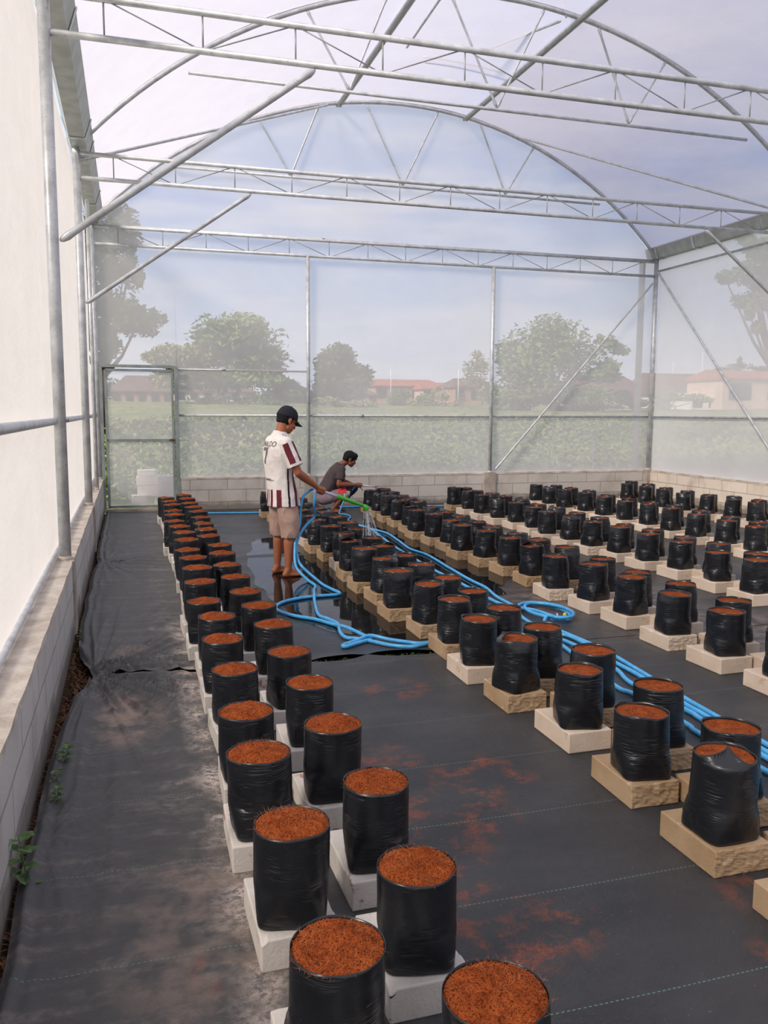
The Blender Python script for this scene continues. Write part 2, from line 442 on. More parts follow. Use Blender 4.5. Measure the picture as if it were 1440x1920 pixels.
for (x, y, sx, sy) in [(XL + .04, Y1, .025, .10), (XL + .04, Y2, .025, .10), (6.24, Y3 - .035, .11, .03), (2.91, Y3 - .035, .10, .025), (XR - .06, Y3 - .07, .05, .05)]:
    0 or struct(obj('trim_%d' % tn, rough_box((x - sx, y - sy, -.005), (x + sx, y + sy, ZW + .004), .005, .05, tn), M_pilaster), 'cement pier of the block wall under a steel post'); tn += 1

# ------------------------------------------------------------------ film and net skins
def sheet(name, f, nu, nv, mat):
    bm = bmesh.new()
    g = [[bm.verts.new(f(i / nu, j / nv)) for i in range(nu + 1)] for j in range(nv + 1)]
    for a, b in zip(g, g[1:]):
        for i in range(nu): bm.faces.new((a[i], a[i + 1], b[i + 1], b[i])).smooth = True
    return obj(name, bm, mat)
def puff(y, z):  # slight slack of the sheeting
    return noise.noise(Vector((y * .5, z * .6, 3))) * .025
struct(sheet('wall_left', lambda u, v: Vector((XL - .09 + puff(Y0 + u * 18, v * 4), Y0 + u * (Y3 - Y0), ZW + v * (ZE - ZW))), 60, 16, M_net_left), 'white netting of the left side')
struct(sheet('wall_right', lambda u, v: Vector((XR + .06 + puff(u * 18, v * 4 + 9), Y0 + u * (Y3 - Y0), ZW + v * (ZE - ZW))), 60, 16, M_net), 'hazy netting of the right side')
def back_pt(u, v):
    x = .745 + u * (XR + .04 - .745); top = arch_z(min(max(x, XL), XR)); z = ZW + v * (top - ZW)
    return Vector((x, Y3 + .06 + noise.noise(Vector((x * .5, z * .5, 0))) * .015, z))
struct(sheet('wall_back', back_pt, 60, 20, M_net), 'hazy netting of the back end')
def back_pt2(u, v):
    x = XL - .04 + u * (.745 - XL + .04); top = arch_z(max(x, XL)); z = 2.30 + v * (top - 2.30)
    return Vector((x, Y3 + .06, z))
struct(sheet('wall_back', back_pt2, 8, 12, M_net), 'hazy netting above the door')
struct(sheet('wall_back', lambda u, v: Vector((XL - .09 + u * .13, Y3 + .055, ZW + v * 1.78)), 2, 8, M_net), 'narrow strip of netting left of the door')
def front_pt(u, v):
    x = XL - .04 + u * (XR - XL + .08); top = arch_z(min(max(x, XL), XR)); z = v * top
    return Vector((x, Y0, z))
struct(sheet('wall_front', front_pt, 30, 10, M_net), 'netting of the near end behind the viewer')
XPL, XPR = 3.42, 5.66
def roof_seg(xa, xb, lift=0.0):
    a0 = math.asin((xa - XC) / RAD); a1 = math.asin((xb - XC) / RAD)
    def f(u, v):
        a = a0 + (a1 - a0) * u
        r = RAD + .03 + lift
        y = Y0 + v * (Y3 + .08 - Y0)
        return Vector((XC + r * math.sin(a), y, ZE + RISE - RAD + r * math.cos(a) + noise.noise(Vector((a * 6, y * .6, 5))) * .01))
    return f
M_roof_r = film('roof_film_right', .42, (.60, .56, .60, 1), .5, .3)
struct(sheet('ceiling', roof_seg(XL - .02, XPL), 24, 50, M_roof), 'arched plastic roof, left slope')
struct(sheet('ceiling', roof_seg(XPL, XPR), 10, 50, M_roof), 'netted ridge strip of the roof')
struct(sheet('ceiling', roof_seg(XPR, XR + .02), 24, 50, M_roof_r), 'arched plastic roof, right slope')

# ------------------------------------------------------------------ steel frame
def post(name, x, y, z0, z1, r, label, grp, mat=M_steel, foot=True):
    o = thing(name, label, 'post', (x, y, z0), 0, grp)
    tube_obj('pipe', [(0, 0, -.02), (0, 0, z1 - z0)], r, mat, o, 14)
    bm = bmesh.new(); add_tube(bm, [(0, 0, -.01), (0, 0, .03)], [r * 1.35, r * 1.15], 14)
    obj('base_collar', bm, M_mortar if foot else mat, o)
    bm = bmesh.new(); add_tube(bm, [(r * .4, 0, ZG - z0), (r * 1.5, 0, ZG - z0)], .012, 6)
    obj('clamp', bm, M_rod, o)
    return o
names_left = {2.70: 'galvanised post on the left wall, nearest the viewer', Y1: 'thick galvanised post on the left wall, holding the nearest roof truss',
              Y2: 'galvanised post on the left wall, holding the middle roof truss', Y3: 'galvanised post at the back left corner beside the door'}
for y in (Y1, Y2, Y3): post('steel_post', XL, y, ZW, ZE - .02, .042, names_left[y], 'posts along the left wall')
post('steel_post', XL + .02, 12.2, ZW, ZE - .1, .026, 'thinner galvanised post on the left wall between middle truss and corner', 'posts along the left wall')
post('steel_post', XR, Y3, ZW, ZE + .05, .045, 'galvanised post at the back right corner of the block wall', 'corner posts')
post('steel_post', 2.905, Y3, ZW, ZB, .032, 'slim galvanised post in the back wall right of the standing man', 'posts in the back wall')
post('steel_post', 6.26, Y3, ZW, ZB, .034, 'slim galvanised post in the back wall where the diagonal brace starts', 'posts in the back wall')

def bolt_end(bm, p, d, r):
    """flattened pipe end"""
    d = Vector(d).normalized(); p = Vector(p)
    add_tube(bm, [p, p + d * .05, p + d * .1], [r * .5, r * 1.25, r], 8)
def truss(y, label):
    o = thing('roof_truss', label, 'truss', (XL, y, ZB), 0, 'flat roof trusses')
    W = XR - XL
    tube_obj('bottom_chord', [(0, 0, 0), (W, 0, 0)], .024, M_steel, o, 12)
    tube_obj('top_chord', [(0, 0, ZT - ZB), (W, 0, ZT - ZB)], .024, M_steel, o, 12)
    H = ZT - ZB; k = 0; x = .39
    while x < W - .1:
        tube_obj('upright', [(x, 0, 0), (x, 0, H)], .0065, M_rod, o, 6)
        if x + .672 < W:
            a, b = ((x, 0, H), (x + .672, 0, 0)) if k % 2 == 0 else ((x, 0, 0), (x + .672, 0, H))
            tube_obj('diagonal_rod', [a, b], .0055, M_rod, o, 6)
        x += .672; k += 1
    return o
truss(Y1, 'twin pipe truss crossing nearest the viewer, highest in view')
truss(Y2, 'twin pipe truss crossing the middle of the roof')
truss(Y3, 'twin pipe truss over the back wall above the slim posts')
truss(2.70, 'twin pipe truss crossing overhead of the viewer') if False else None

def arc_pts(xa, xb, y, n=40, dz=0.0):
    out = []
    for i in range(n + 1):
        x = xa + (xb - xa) * (.5 - .5 * math.cos(PI * i / n)) if (xa <= XL + .01) else xa + (xb - xa) * i / n
        out.append(Vector((x, y, arch_z(x) + dz)))
    return out
def arch(y, label):
    o = thing('roof_arch', label, 'arch', (XL, y, ZE), 0, 'curved roof arches')
    pts = [p - Vector((XL, y, ZE)) for p in arc_pts(XL, XR, y, 48)]
    tube_obj('bent_pipe', pts, .028, M_steel, o, 12)
    bm = bmesh.new(); add_tube(bm, [p + Vector((0, 0, .036)) for p in pts], .012, 6)
    obj('film_clip_rail', bm, M_rod, o)
    return o
arch(Y1, 'curved pipe arch over the nearest truss, at the top edge of view')
arch(Y2, 'curved pipe arch over the middle truss')
arch(Y3, 'curved pipe arch over the back wall')

def collar(y, label):
    o = thing('collar_tie', label, 'tie bar', (.73, y, 5.40), 0, 'collar ties below the arches')
    tube_obj('tie_pipe', [(.02, 0, .02), (7.60, 0, 0)], .021, M_steel, o, 10)
    for xm, xa, xb in ((2.63, 2.12, 3.10), (4.55, 3.91, 5.18), (6.45, 5.95, 6.98)):
        for xe in (xa, xb):
            bm = bmesh.new(); a = Vector((xm - .73, 0, .03)); b = Vector((xe - .73, 0, arch_z(xe) - 5.40 - .02)); d = (b - a)
            add_tube(bm, [a, a + d * .04, a + d * .1, b - d * .1, b - d * .04, b], [.009, .022, .015, .015, .022, .009], 8)
            obj('strut', bm, M_steel, o)
    return o
collar(Y2, 'horizontal tie pipe with V struts under the middle arch')
collar(Y3, 'horizontal tie pipe with V struts under the back arch')
collar(Y1, 'horizontal tie pipe with V struts under the nearest arch')

def brace(name, a, b, r, label, cat='brace', grp=None, ends=True):
    a, b = Vector(a), Vector(b); d = (b - a); L = d.length; d.normalize()
    bm = bmesh.new()
    if ends: add_tube(bm, [a, a + d * .02, a + d * .06, a + d * .12, b - d * .12, b - d * .06, b - d * .02, b], [r * .35, r * .8, r * 1.15, r, r, r * 1.15, r * .8, r * .35], 10)
    else: add_tube(bm, [a, b], r, 10)
    o = obj(name, bm, M_steel); o.location = a
    for v in o.data.vertices: v.co -= a
    return tag(o, label, cat, grp)
brace('knee_brace', (XL + .05, Y1, 2.80), (1.40, Y1, 4.15), .026, 'long slanting pipe from near left post up to the nearest truss', 'brace', 'knee braces')
brace('knee_brace', (XL + .05, Y2, 2.82), (1.44, Y2, 4.15), .024, 'slanting pipe from second left post up to the middle truss', 'brace', 'knee braces')
brace('knee_brace', (XR - .05, Y2, 2.86), (7.73, Y2, 4.15), .024, 'slanting pipe running down right from middle truss at the right edge', 'brace', 'knee braces')
brace('wall_brace', (6.34, Y3 - .04, .58), (9.50, Y3 - .04, 4.05), .019, 'long diagonal pipe across the back wall between slim post and corner', 'brace')
brace('wall_brace', (XR - .06, 13.95, 4.25), (XR - .06, 10.4, .66), .021, 'long diagonal pipe falling along the right wall from corner post', 'brace')
# roof braces between arches
for (a, b, lab) in [((XL + .02, Y2, 4.36), (3.25, Y3 - .05, arch_z(3.25) - .03), 'slanting roof brace from second left post to back arch'),
                    ((XR - .02, Y2, 4.40), (6.55, Y3 - .05, arch_z(6.55) - .02), 'slanting roof brace from the right side to back arch'),
                    ((XL + .02, Y2, 4.40), (3.3, Y1, arch_z(3.3) - .03), 'slanting roof brace running towards the viewer at top left')][:2]:
    brace('roof_brace', a, b, .018, lab, 'brace', 'roof braces')
# purlins (film lock rails) running the length of the roof
def purlin(x, label, y0=Y0, dz=.0):
    o = thing('roof_purlin', label, 'purlin', (x, 0, arch_z(x) + dz), 0, 'lengthwise roof purlins')
    z = 0
    tube_obj('pipe', [(0, y0, z), (0, Y3 + .03, z)], .027, M_steel, o, 8)
    bm = bmesh.new(); add_box(bm, (.035, y0, -.022), (.06, Y3 + .03, .012)); obj('clip_rail', bm, M_gutter, o)
    return o
purlin(XPL, 'lengthwise rail on the left of the ridge', dz=-.03)
purlin(XPR, 'lengthwise rail on the right of the ridge', dz=-.03)
# ridge vent pieces
vp = [Vector((x, 12.4, arch_z(x) + .10)) for x in [4.3 + i * .15 for i in range(9)] + [XPR - .02]]
o = tube_obj('vent_arch', vp, .019, M_steel); tag(o, 'short curved pipe joining the ridge to the right rail', 'pipe')
brace('vent_prop', at(905, 97, 12.3), at(1052, 39, Y2), .017, 'short pipe running from ridge vent towards the middle arch', 'pipe')
brace('vent_prop', at(762, 90, 11.5), at(828, -6, 9.6), .015, 'thin loose pipe hanging under the ridge at the top', 'pipe')
brace('vent_post', at(840, 112, Y3), at(866, 219, Y3), .017, 'short upright pipe above the back arch at the ridge', 'pipe')
brace('vent_post', at(1062, 34, Y2), at(1048, -40, Y2), .017, 'short upright pipe above the middle arch at top edge', 'pipe')
# gutters
def gutter(x, label, s):
    o = thing('roof_gutter', label, 'gutter', (x, 0, ZE), 0, 'sheet metal gutters')
    sec = [(-.14, .20), (-.075, .012), (.075, .012), (.14, .20), (.145, .20), (.08, 0.0), (-.08, 0.0), (-.145, .20)]
    ya, yb = Y0, Y3 + .22
    bm = bmesh.new(); rows = []
    for y in (ya, yb): rows.append([bm.verts.new((a, y, b)) for a, b in sec])
    n = len(sec)
    for i in range(n): bm.faces.new((rows[0][i], rows[0][(i + 1) % n], rows[1][(i + 1) % n], rows[1][i]))
    bm.faces.new(rows[0][::-1]); bm.faces.new(rows[1])
    obj('channel', bm, M_gutter, o)
    for y in (1.2, 3.6, Y1 + .8, Y2 - .35, Y2 + .4, 12.9, Y3 - .1):
        bm = bmesh.new()
        bs = [(-.150, .20), (-.084, -.004), (.084, -.004), (.150, .20), (.156, .20), (.088, -.010), (-.088, -.010), (-.156, .20)]
        rr = [[bm.verts.new((a, yy, b)) for a, b in bs] for yy in (y - .03, y + .03)]
        for i in range(8): bm.faces.new((rr[0][i], rr[0][(i + 1) % 8], rr[1][(i + 1) % 8], rr[1][i]))
        bm.faces.new(rr[0][::-1]); bm.faces.new(rr[1])
        obj('joint_band', bm, M_steel, o)
    return o
gutter(XL + .03, 'long grey sheet metal gutter under the left eave', 1)
gutter(XR + .02, 'long greenish grey gutter under the right eave', -1)
# girts
def girt(a, b, r, label, grp='horizontal wall rails'):
    a, b = Vector(a), Vector(b)
    o = thing('wall_rail', label, 'rail', a, 0, grp)
    tube_obj('pipe', [(0, 0, 0), b - a], r, M_steel, o, 12)
    m = (b - a) * .35; d = (b - a).normalized()
    bm = bmesh.new(); add_tube(bm, [m - d * .03, m + d * .03], r * 1.25, 12); obj('coupling', bm, M_rod, o)
    return o
girt((XL - .04, Y0, ZG - .01), (XL - .04, Y3, ZG - .01), .026, 'horizontal pipe rail along the left netting at chest height')
girt((.76, Y3 + .035, ZG), (XR, Y3 + .035, ZG), .020, 'horizontal pipe rail across the back netting at chest height')
girt((XR + .02, Y0, ZG), (XR + .02, Y3, ZG), .020, 'horizontal pipe rail along the right netting at chest height')
girt((XR + .02, Y0, 4.27), (XR + .02, Y3, 4.27), .020, 'horizontal pipe rail high under the right gutter')
girt((XL - .075, Y0, ZW + .03), (XL - .075, Y3, ZW + .03), .017, 'thin pipe holding down the foot of the left netting')
girt((.745, Y3 + .075, 2.29), (2.9, Y3 + .075, 2.29), .016, 'thin rail behind the net level with the door top')
girt((-.3, Y3, ZT + .02), (XR, Y3 + .03, ZT + .03), .018, 'film rail over the back truss')

# door
def door():
    M_door = simple('door_steel', srgb(150, 158, 156), srgb(130, 138, 136), 6, .5, .3)
    o = thing('door_1', 'netted steel door at the left of the back wall', 'door', (-.40, Y3, 0)); o['kind'] = 'structure'; del o['category']
    def bar(name, a, b, w=.022, m=M_door, par=None):
        bm = bmesh.new(); lo = [min(a[i], b[i]) - (w if a[i] == b[i] else 0) for i in range(3)]; hi = [max(a[i], b[i]) + (w if a[i] == b[i] else 0) for i in range(3)]
        add_box(bm, lo, hi, .003); return obj(name, bm, m, par or o)
    bar('frame', (-.02, 0, 0.0), (-.02, 0, 2.32), .026); bar('frame', (1.135, 0, 0.0), (1.135, 0, 2.32), .032); bar('frame', (-.02, 0, 2.32), (1.135, 0, 2.32), .024)
    lf = bpy.data.objects.new('door_leaf', None); col.objects.link(lf); lf.parent = o
    for a, b in (((.05, .01, .06), (.05, .01, 2.26)), ((1.075, .01, .06), (1.075, .01, 2.26)), ((.05, .01, 2.26), (1.075, .01, 2.26)), ((.05, .01, .08), (1.075, .01, .08)), ((.05, .01, 1.15), (1.075, .01, 1.15))):
        bar('leaf_bar', a, b, .020, M_door, lf)
    bm = bmesh.new(); v = [bm.verts.new(q) for q in ((.05, .02, .08), (1.075, .02, .08), (1.075, .02, 2.26), (.05, .02, 2.26))]; bm.faces.new(v)
    obj('net_panel', bm, M_net, lf)
    bm = bmesh.new(); add_tube(bm, [(1.0, -.02, 1.15), (1.17, -.02, 1.15)], .011, 8); add_box(bm, (1.03, -.035, 1.13), (1.07, -.005, 1.17)); obj('latch', bm, simple('rusty_latch', srgb(130, 92, 70), srgb(90, 60, 46), 40, .7, .4), lf)
    bm = bmesh.new(); add_box(bm, (-.05, -.05, -.005), (1.17, .07, .045), .008); obj('sill', bm, M_pilaster, o)
door()
# downpipe outside the back right corner
o = thing('downpipe', 'wide white plastic downpipe outside the back right corner', 'pipe', (9.47, Y3 + .28, -.05))
M_pvc = simple('white_pvc', srgb(214, 216, 214), srgb(196, 198, 196), 4, .4)
tube_obj('pipe', [(0, 0, 0), (0.0, 0, 4.55)], .062, M_pvc, o, 18)
tube_obj('collar', [(0, 0, 2.2), (0.0, 0, 2.32)], .070, M_pvc, o, 18)
# hooked tap pipe outside
o = tube_obj('standpipe', smooth_path([at(1112, 885, 16), at(1112, 840, 16), at(1111, 822, 16), at(1104, 817, 16), at(1099, 823, 16)], 5), .016, M_pvc)
tag(o, 'thin white standpipe with bent top beyond the back netting', 'pipe')

# ------------------------------------------------------------------ weed mats
PINCH = Vector((-.25, 5.215, 0))
def left_edge(y):
    e = -.405 + .015 * noise.noise(Vector((0, y * 2.2, 0)))
    e += .16 * math.exp(-abs(y - 5.2) / .42) + .05 * math.exp(-abs(y - 9.3) / .25)
    return e
def wrinkle(x, y, pinch, A, reach, k):
    dx, dy = x - pinch.x, y - pinch.y
    r = math.hypot(dx, dy); a = math.atan2(dy, dx)
    n = noise.noise(Vector((a * k, r * .5, 2.0)))
    n2 = noise.noise(Vector((a * k * 2.3, r * .8, 7.0)))
    rg = max(0, 1 - abs(n) * 3.2) ** 1.4
    return A * rg * math.exp(-r / reach) * min(1, r / .10) + A * .5 * n2 * math.exp(-r / reach)
def weed_mat(name, label, y0f, y1f, holes=()):
    bm = bmesh.new()
    cols = [i / 120 * 1.5 for i in range(120)] + [1.5 + i * .10 for i in range(8)] + [2.3 + i * .3 for i in range(26)]
    ylo, yhi = y0f(0), y1f(0)
    ny = max(20, int((yhi - ylo) / .022)) if yhi < 6 else max(20, int((yhi - ylo) / .03))
    rows = []
    for j in range(ny + 1):
        row = []
        for c in cols:
            v = j / ny
            xx = -.4 + c * (XR - .03 + .4) / cols[-1] if c > 2.3 else -.4 + c
            y = y0f(xx) + (y1f(xx) - y0f(xx)) * v
            e = left_edge(y)
            x = e + (xx + .4) * (1 + (-.4 - e) / 3) if xx < 2.6 else xx
            z = .004
            d = x - e
            z += .024 * math.exp(-((d - .035) / .018) ** 2) + .010 * math.exp(-((d - .09) / .02) ** 2) * (.5 + noise.noise(Vector((y * 3, 0, 0))))
            if x < 1.6:
                z += wrinkle(x, y, PINCH, .046, 1.1, 10.0)
                z += wrinkle(x, y, Vector((-.30, 9.32, 0)), .020, .6, 7.0)
                z += wrinkle(x, y, Vector((-.36, 3.25, 0)), .012, .5, 6.0)
                z += .004 * noise.noise(Vector((x * 14, y * 2.2, 0)))
            # fade the folds out under the rows of blocks so these stand flat
            fade = 1 - min(1, max(0, (x - .22) / .10)); z = .004 + (z - .004) * max(fade, .12 if x < 1.0 else 0.0)
            ed = min(abs(y - y0f(xx)), abs(y1f(xx) - y))
            for hx0, hx1, lift in holes:
                if hx0 < x < hx1: z += lift * math.exp(-ed / .06) * math.sin(PI * (x - hx0) / (hx1 - hx0))
            row.append(bm.verts.new((x, y, max(z, .0035))))
        rows.append(row)
    for a, b in zip(rows, rows[1:]):
        for i in range(len(cols) - 1): bm.faces.new((a[i], a[i + 1], b[i + 1], b[i])).smooth = True
    # folded down outer hem
    o = obj(name, bm, M_mat)
    return struct(o, label)
def gapf(x, k):
    g = 0
    for a, b, d in ((-.30, .42, .05), (1.0, 1.40, .085), (1.40, 1.95, .10)):
        if a < x < b: g = max(g, d * math.sin(PI * (x - a) / (b - a)) ** .6)
    return g * (1 + .35 * noise.noise(Vector((x * 9, k, 0))))
weed_mat('floor', 'black woven ground mat nearest the viewer, from the near edge to the torn seam', lambda x: -1.5, lambda x: 5.205 - gapf(x, 1) * .8 + .010 * noise.noise(Vector((x * 5, 0, 0))), ((-.3, .42, .02), (1.0, 2.0, .022)))
weed_mat('floor', 'black woven ground mat in the middle, under the standing man', lambda x: 5.215 + gapf(x, 4) * .6 + .010 * noise.noise(Vector((x * 5, 0, 0))), lambda x: 9.31, ((-.3, .42, .012), (1.0, 2.0, .018)))
weed_mat('floor', 'greyish woven ground mat at the far end below the back wall', lambda x: 9.318, lambda x: Y3 - .05)
# soil, grass and litter in the seams and the strip by the wall
def blades(name, mat, spots, label, cat, kind='stuff', h=.03, w=.004, lean=.8):
    bm = bmesh.new()
    for (x, y, z) in spots:
        a = rnd.uniform(0, 2 * PI); L = h * rnd.uniform(.5, 1.4); ww = w * rnd.uniform(.6, 1.3)
        d = Vector((math.cos(a), math.sin(a), 0)); s = Vector((-d.y, d.x, 0)) * ww
        p0 = Vector((x, y, z)); p1 = p0 + d * L * lean * .4 + Vector((0, 0, L * .6)); p2 = p0 + d * L * lean + Vector((0, 0, L * .75))
        v = [bm.verts.new(q) for q in (p0 - s, p0 + s, p1 + s * .7, p1 - s * .7, p2)]
        bm.faces.new((v[0], v[1], v[2], v[3])); bm.faces.new((v[3], v[2], v[4]))
    return tag(obj(name, bm, mat), label, cat, None, kind)
blades('seam_grass', M_leaf, [(rnd.choice([rnd.uniform(-.1, .42), rnd.uniform(1.0, 1.95), rnd.uniform(1.0, 1.95)]), 5.21 + rnd.uniform(-.02, .05), -.03) for _ in range(260)], 'sparse green grass growing in the torn seam between the mats', 'grass', h=.035, w=.003)
blades('dry_litter', M_straw, [(rnd.uniform(XL + .08, left_edge(y) + .01), y, -.045) for y in [rnd.uniform(1.5, 9.0) for _ in range(1500)]], 'brown dry leaf litter in the strip between wall and mat', 'litter', h=.03, w=.006, lean=1.4)
def weed_plant(x, y, h, n, label, lean=(0.02, 0)):
    o = thing('weed', label, 'plant', (x, y, -.045), 0, 'weeds by the left wall')
    top = Vector((lean[0], lean[1], h))
    tube_obj('stem', [(0, 0, 0), top * .5 + Vector((.008, 0, 0)), top], [.0028, .0022, .0012], M_leaf, o, 6)
    bm = bmesh.new()
    for i in range(n):
        u = .2 + .8 * (i + .5) / n; c = top * u; a = i * 2.4 + rnd.uniform(-.3, .3)
        d = Vector((math.cos(a), math.sin(a), .25)).normalized(); s = Vector((-d.y, d.x, 0)).normalized()
        L = h * .26 * rnd.uniform(.8, 1.3); W = L * .30; up = Vector((0, 0, 1))
        pts = [c, c + d * L * .35 + s * W + up * .004, c + d * L * .75 + s * W * .7 - up * .002, c + d * L - up * L * .15, c + d * L * .75 - s * W * .7 - up * .002, c + d * L * .35 - s * W + up * .004]
        mid = [c + d * L * .4 - up * .004, c + d * L * .75 - up * .006]
        V = [bm.verts.new(q) for q in pts]; m0, m1 = [bm.verts.new(q) for q in mid]
        for f in ((V[0], V[1], m0), (V[1], V[2], m1, m0), (V[2], V[3], m1), (V[3], V[4], m1), (V[4], V[5], m0, m1), (V[5], V[0], m0)): bm.faces.new(f)
    obj('leaves', bm, M_leaf, o)
for a in [(-.385, 2.93, .24, 14, 'tall thin weed with broad leaves, nearest the viewer by the left wall', (-.02, 0)), (-.355, 3.55, .13, 16, 'low bright green weed between wall and mat', (.03, 0)),
          (-.365, 3.72, .12, 14, 'small dark weed just behind the bright green one', (.02, .02)), (-.36, 3.95, .15, 16, 'leafy weed leaning over the mat edge', (.05, .0)),
          (-.39, 3.40, .05, 10, 'tiny weed in front of the bright green one', (0, 0)), (-.39, 6.15, .12, 12, 'weed beside the wall well beyond the torn seam', (.01, 0)), (-.39, 5.9, .06, 12, 'small weed close beyond the torn seam', (.01, 0))]:
    weed_plant(a[0], a[1], a[2], a[3], a[4], a[5])

# standing water
def puddle(name, pts, label, z=.0062, amp=.08):
    P = smooth_path(pts + [pts[0]], 8)[:-1]
    bm = bmesh.new(); vs = []
    for q in P:
        n = noise.noise_vector(Vector((q.x * 4, q.y * 2.5, 0))) * amp
        vs.append(bm.verts.new((q.x + n.x, q.y + n.y * 2, z)))
    f = bm.faces.new(vs)
    if f.normal.z < 0: f.normal_flip()
    bmesh.ops.triangulate(bm, faces=[f])
    return tag(obj(name, bm, M_water), label, 'puddle')
puddle('puddle', [(1.5, 10.6, 0), (1.18, 9.0, 0), (1.10, 7.8, 0), (1.12, 7.0, 0), (1.22, 6.35, 0), (1.40, 5.95, 0), (1.62, 5.72, 0), (1.95, 5.56, 0), (2.42, 5.6, 0), (2.5, 6.4, 0), (2.5, 7.6, 0), (2.45, 9.0, 0), (2.4, 10.2, 0), (2.0, 10.8, 0)], 'dark puddle around the standing man\'s feet and beside the middle rows')
puddle('puddle', [(3.0, 10.9, 0), (2.65, 9.9, 0), (2.70, 8.6, 0), (2.68, 7.4, 0), (2.74, 6.8, 0), (3.1, 6.75, 0), (3.45, 7.3, 0), (3.95, 8.0, 0), (3.95, 9.4, 0), (3.9, 11.0, 0), (3.5, 12.2, 0), (3.2, 11.8, 0)], 'shallow puddle around the blue hoses in the middle aisle')
puddle('puddle', [(4.2, 9.4, 0), (4.15, 8.6, 0), (4.6, 8.5, 0), (5.0, 9.0, 0), (4.9, 10.2, 0), (4.5, 10.6, 0)], 'small puddle in the aisle right of the third double row', amp=.05)

# ------------------------------------------------------------------ blocks and grow bags
BW, BD, BH = .235, .34, .10
def block_mesh(i, mats):
    rr = random.Random(100 + i)
    bm = bmesh.new()
    add_box(bm, (-BW / 2 + rr.uniform(-.006, .006), -.125, 0), (BW / 2 + rr.uniform(-.006, .006), BD - .125 + rr.uniform(-.02, .02), BH), .005)
    rough_face = rr.random() < .6
    bmesh.ops.subdivide_edges(bm, edges=[e for e in bm.edges if e.calc_length() > .05], cuts=13, use_grid_fill=True)
    for v in bm.verts:
        n = noise.noise(v.co * 34 + Vector((i * 9, 0, 0))); n2 = noise.noise(v.co * 80 + Vector((0, i * 5, 0)))
        if rough_face and v.co.y < -.118: v.co.y += n * .005 + n2 * .004 + .003
        c = noise.noise(v.co * 14 + Vector((i * 3.3, 4, 0)))
        if abs(abs(v.co.x) - BW / 2) < .01 and v.co.z > BH - .012 and c > .25:
            v.co.z -= (c - .25) * .03
    me = bpy.data.meshes.new('block'); bm.to_mesh(me); bm.free()
    for p in me.polygons: p.use_smooth = False
    me.materials.append(mats); return me
BLK = {k: [block_mesh(i + 20 * j, m) for i in range(4)] for j, (k, m) in enumerate((('white', M_blk_white), ('cream', M_blk_cream), ('tan', M_blk_tan)))}

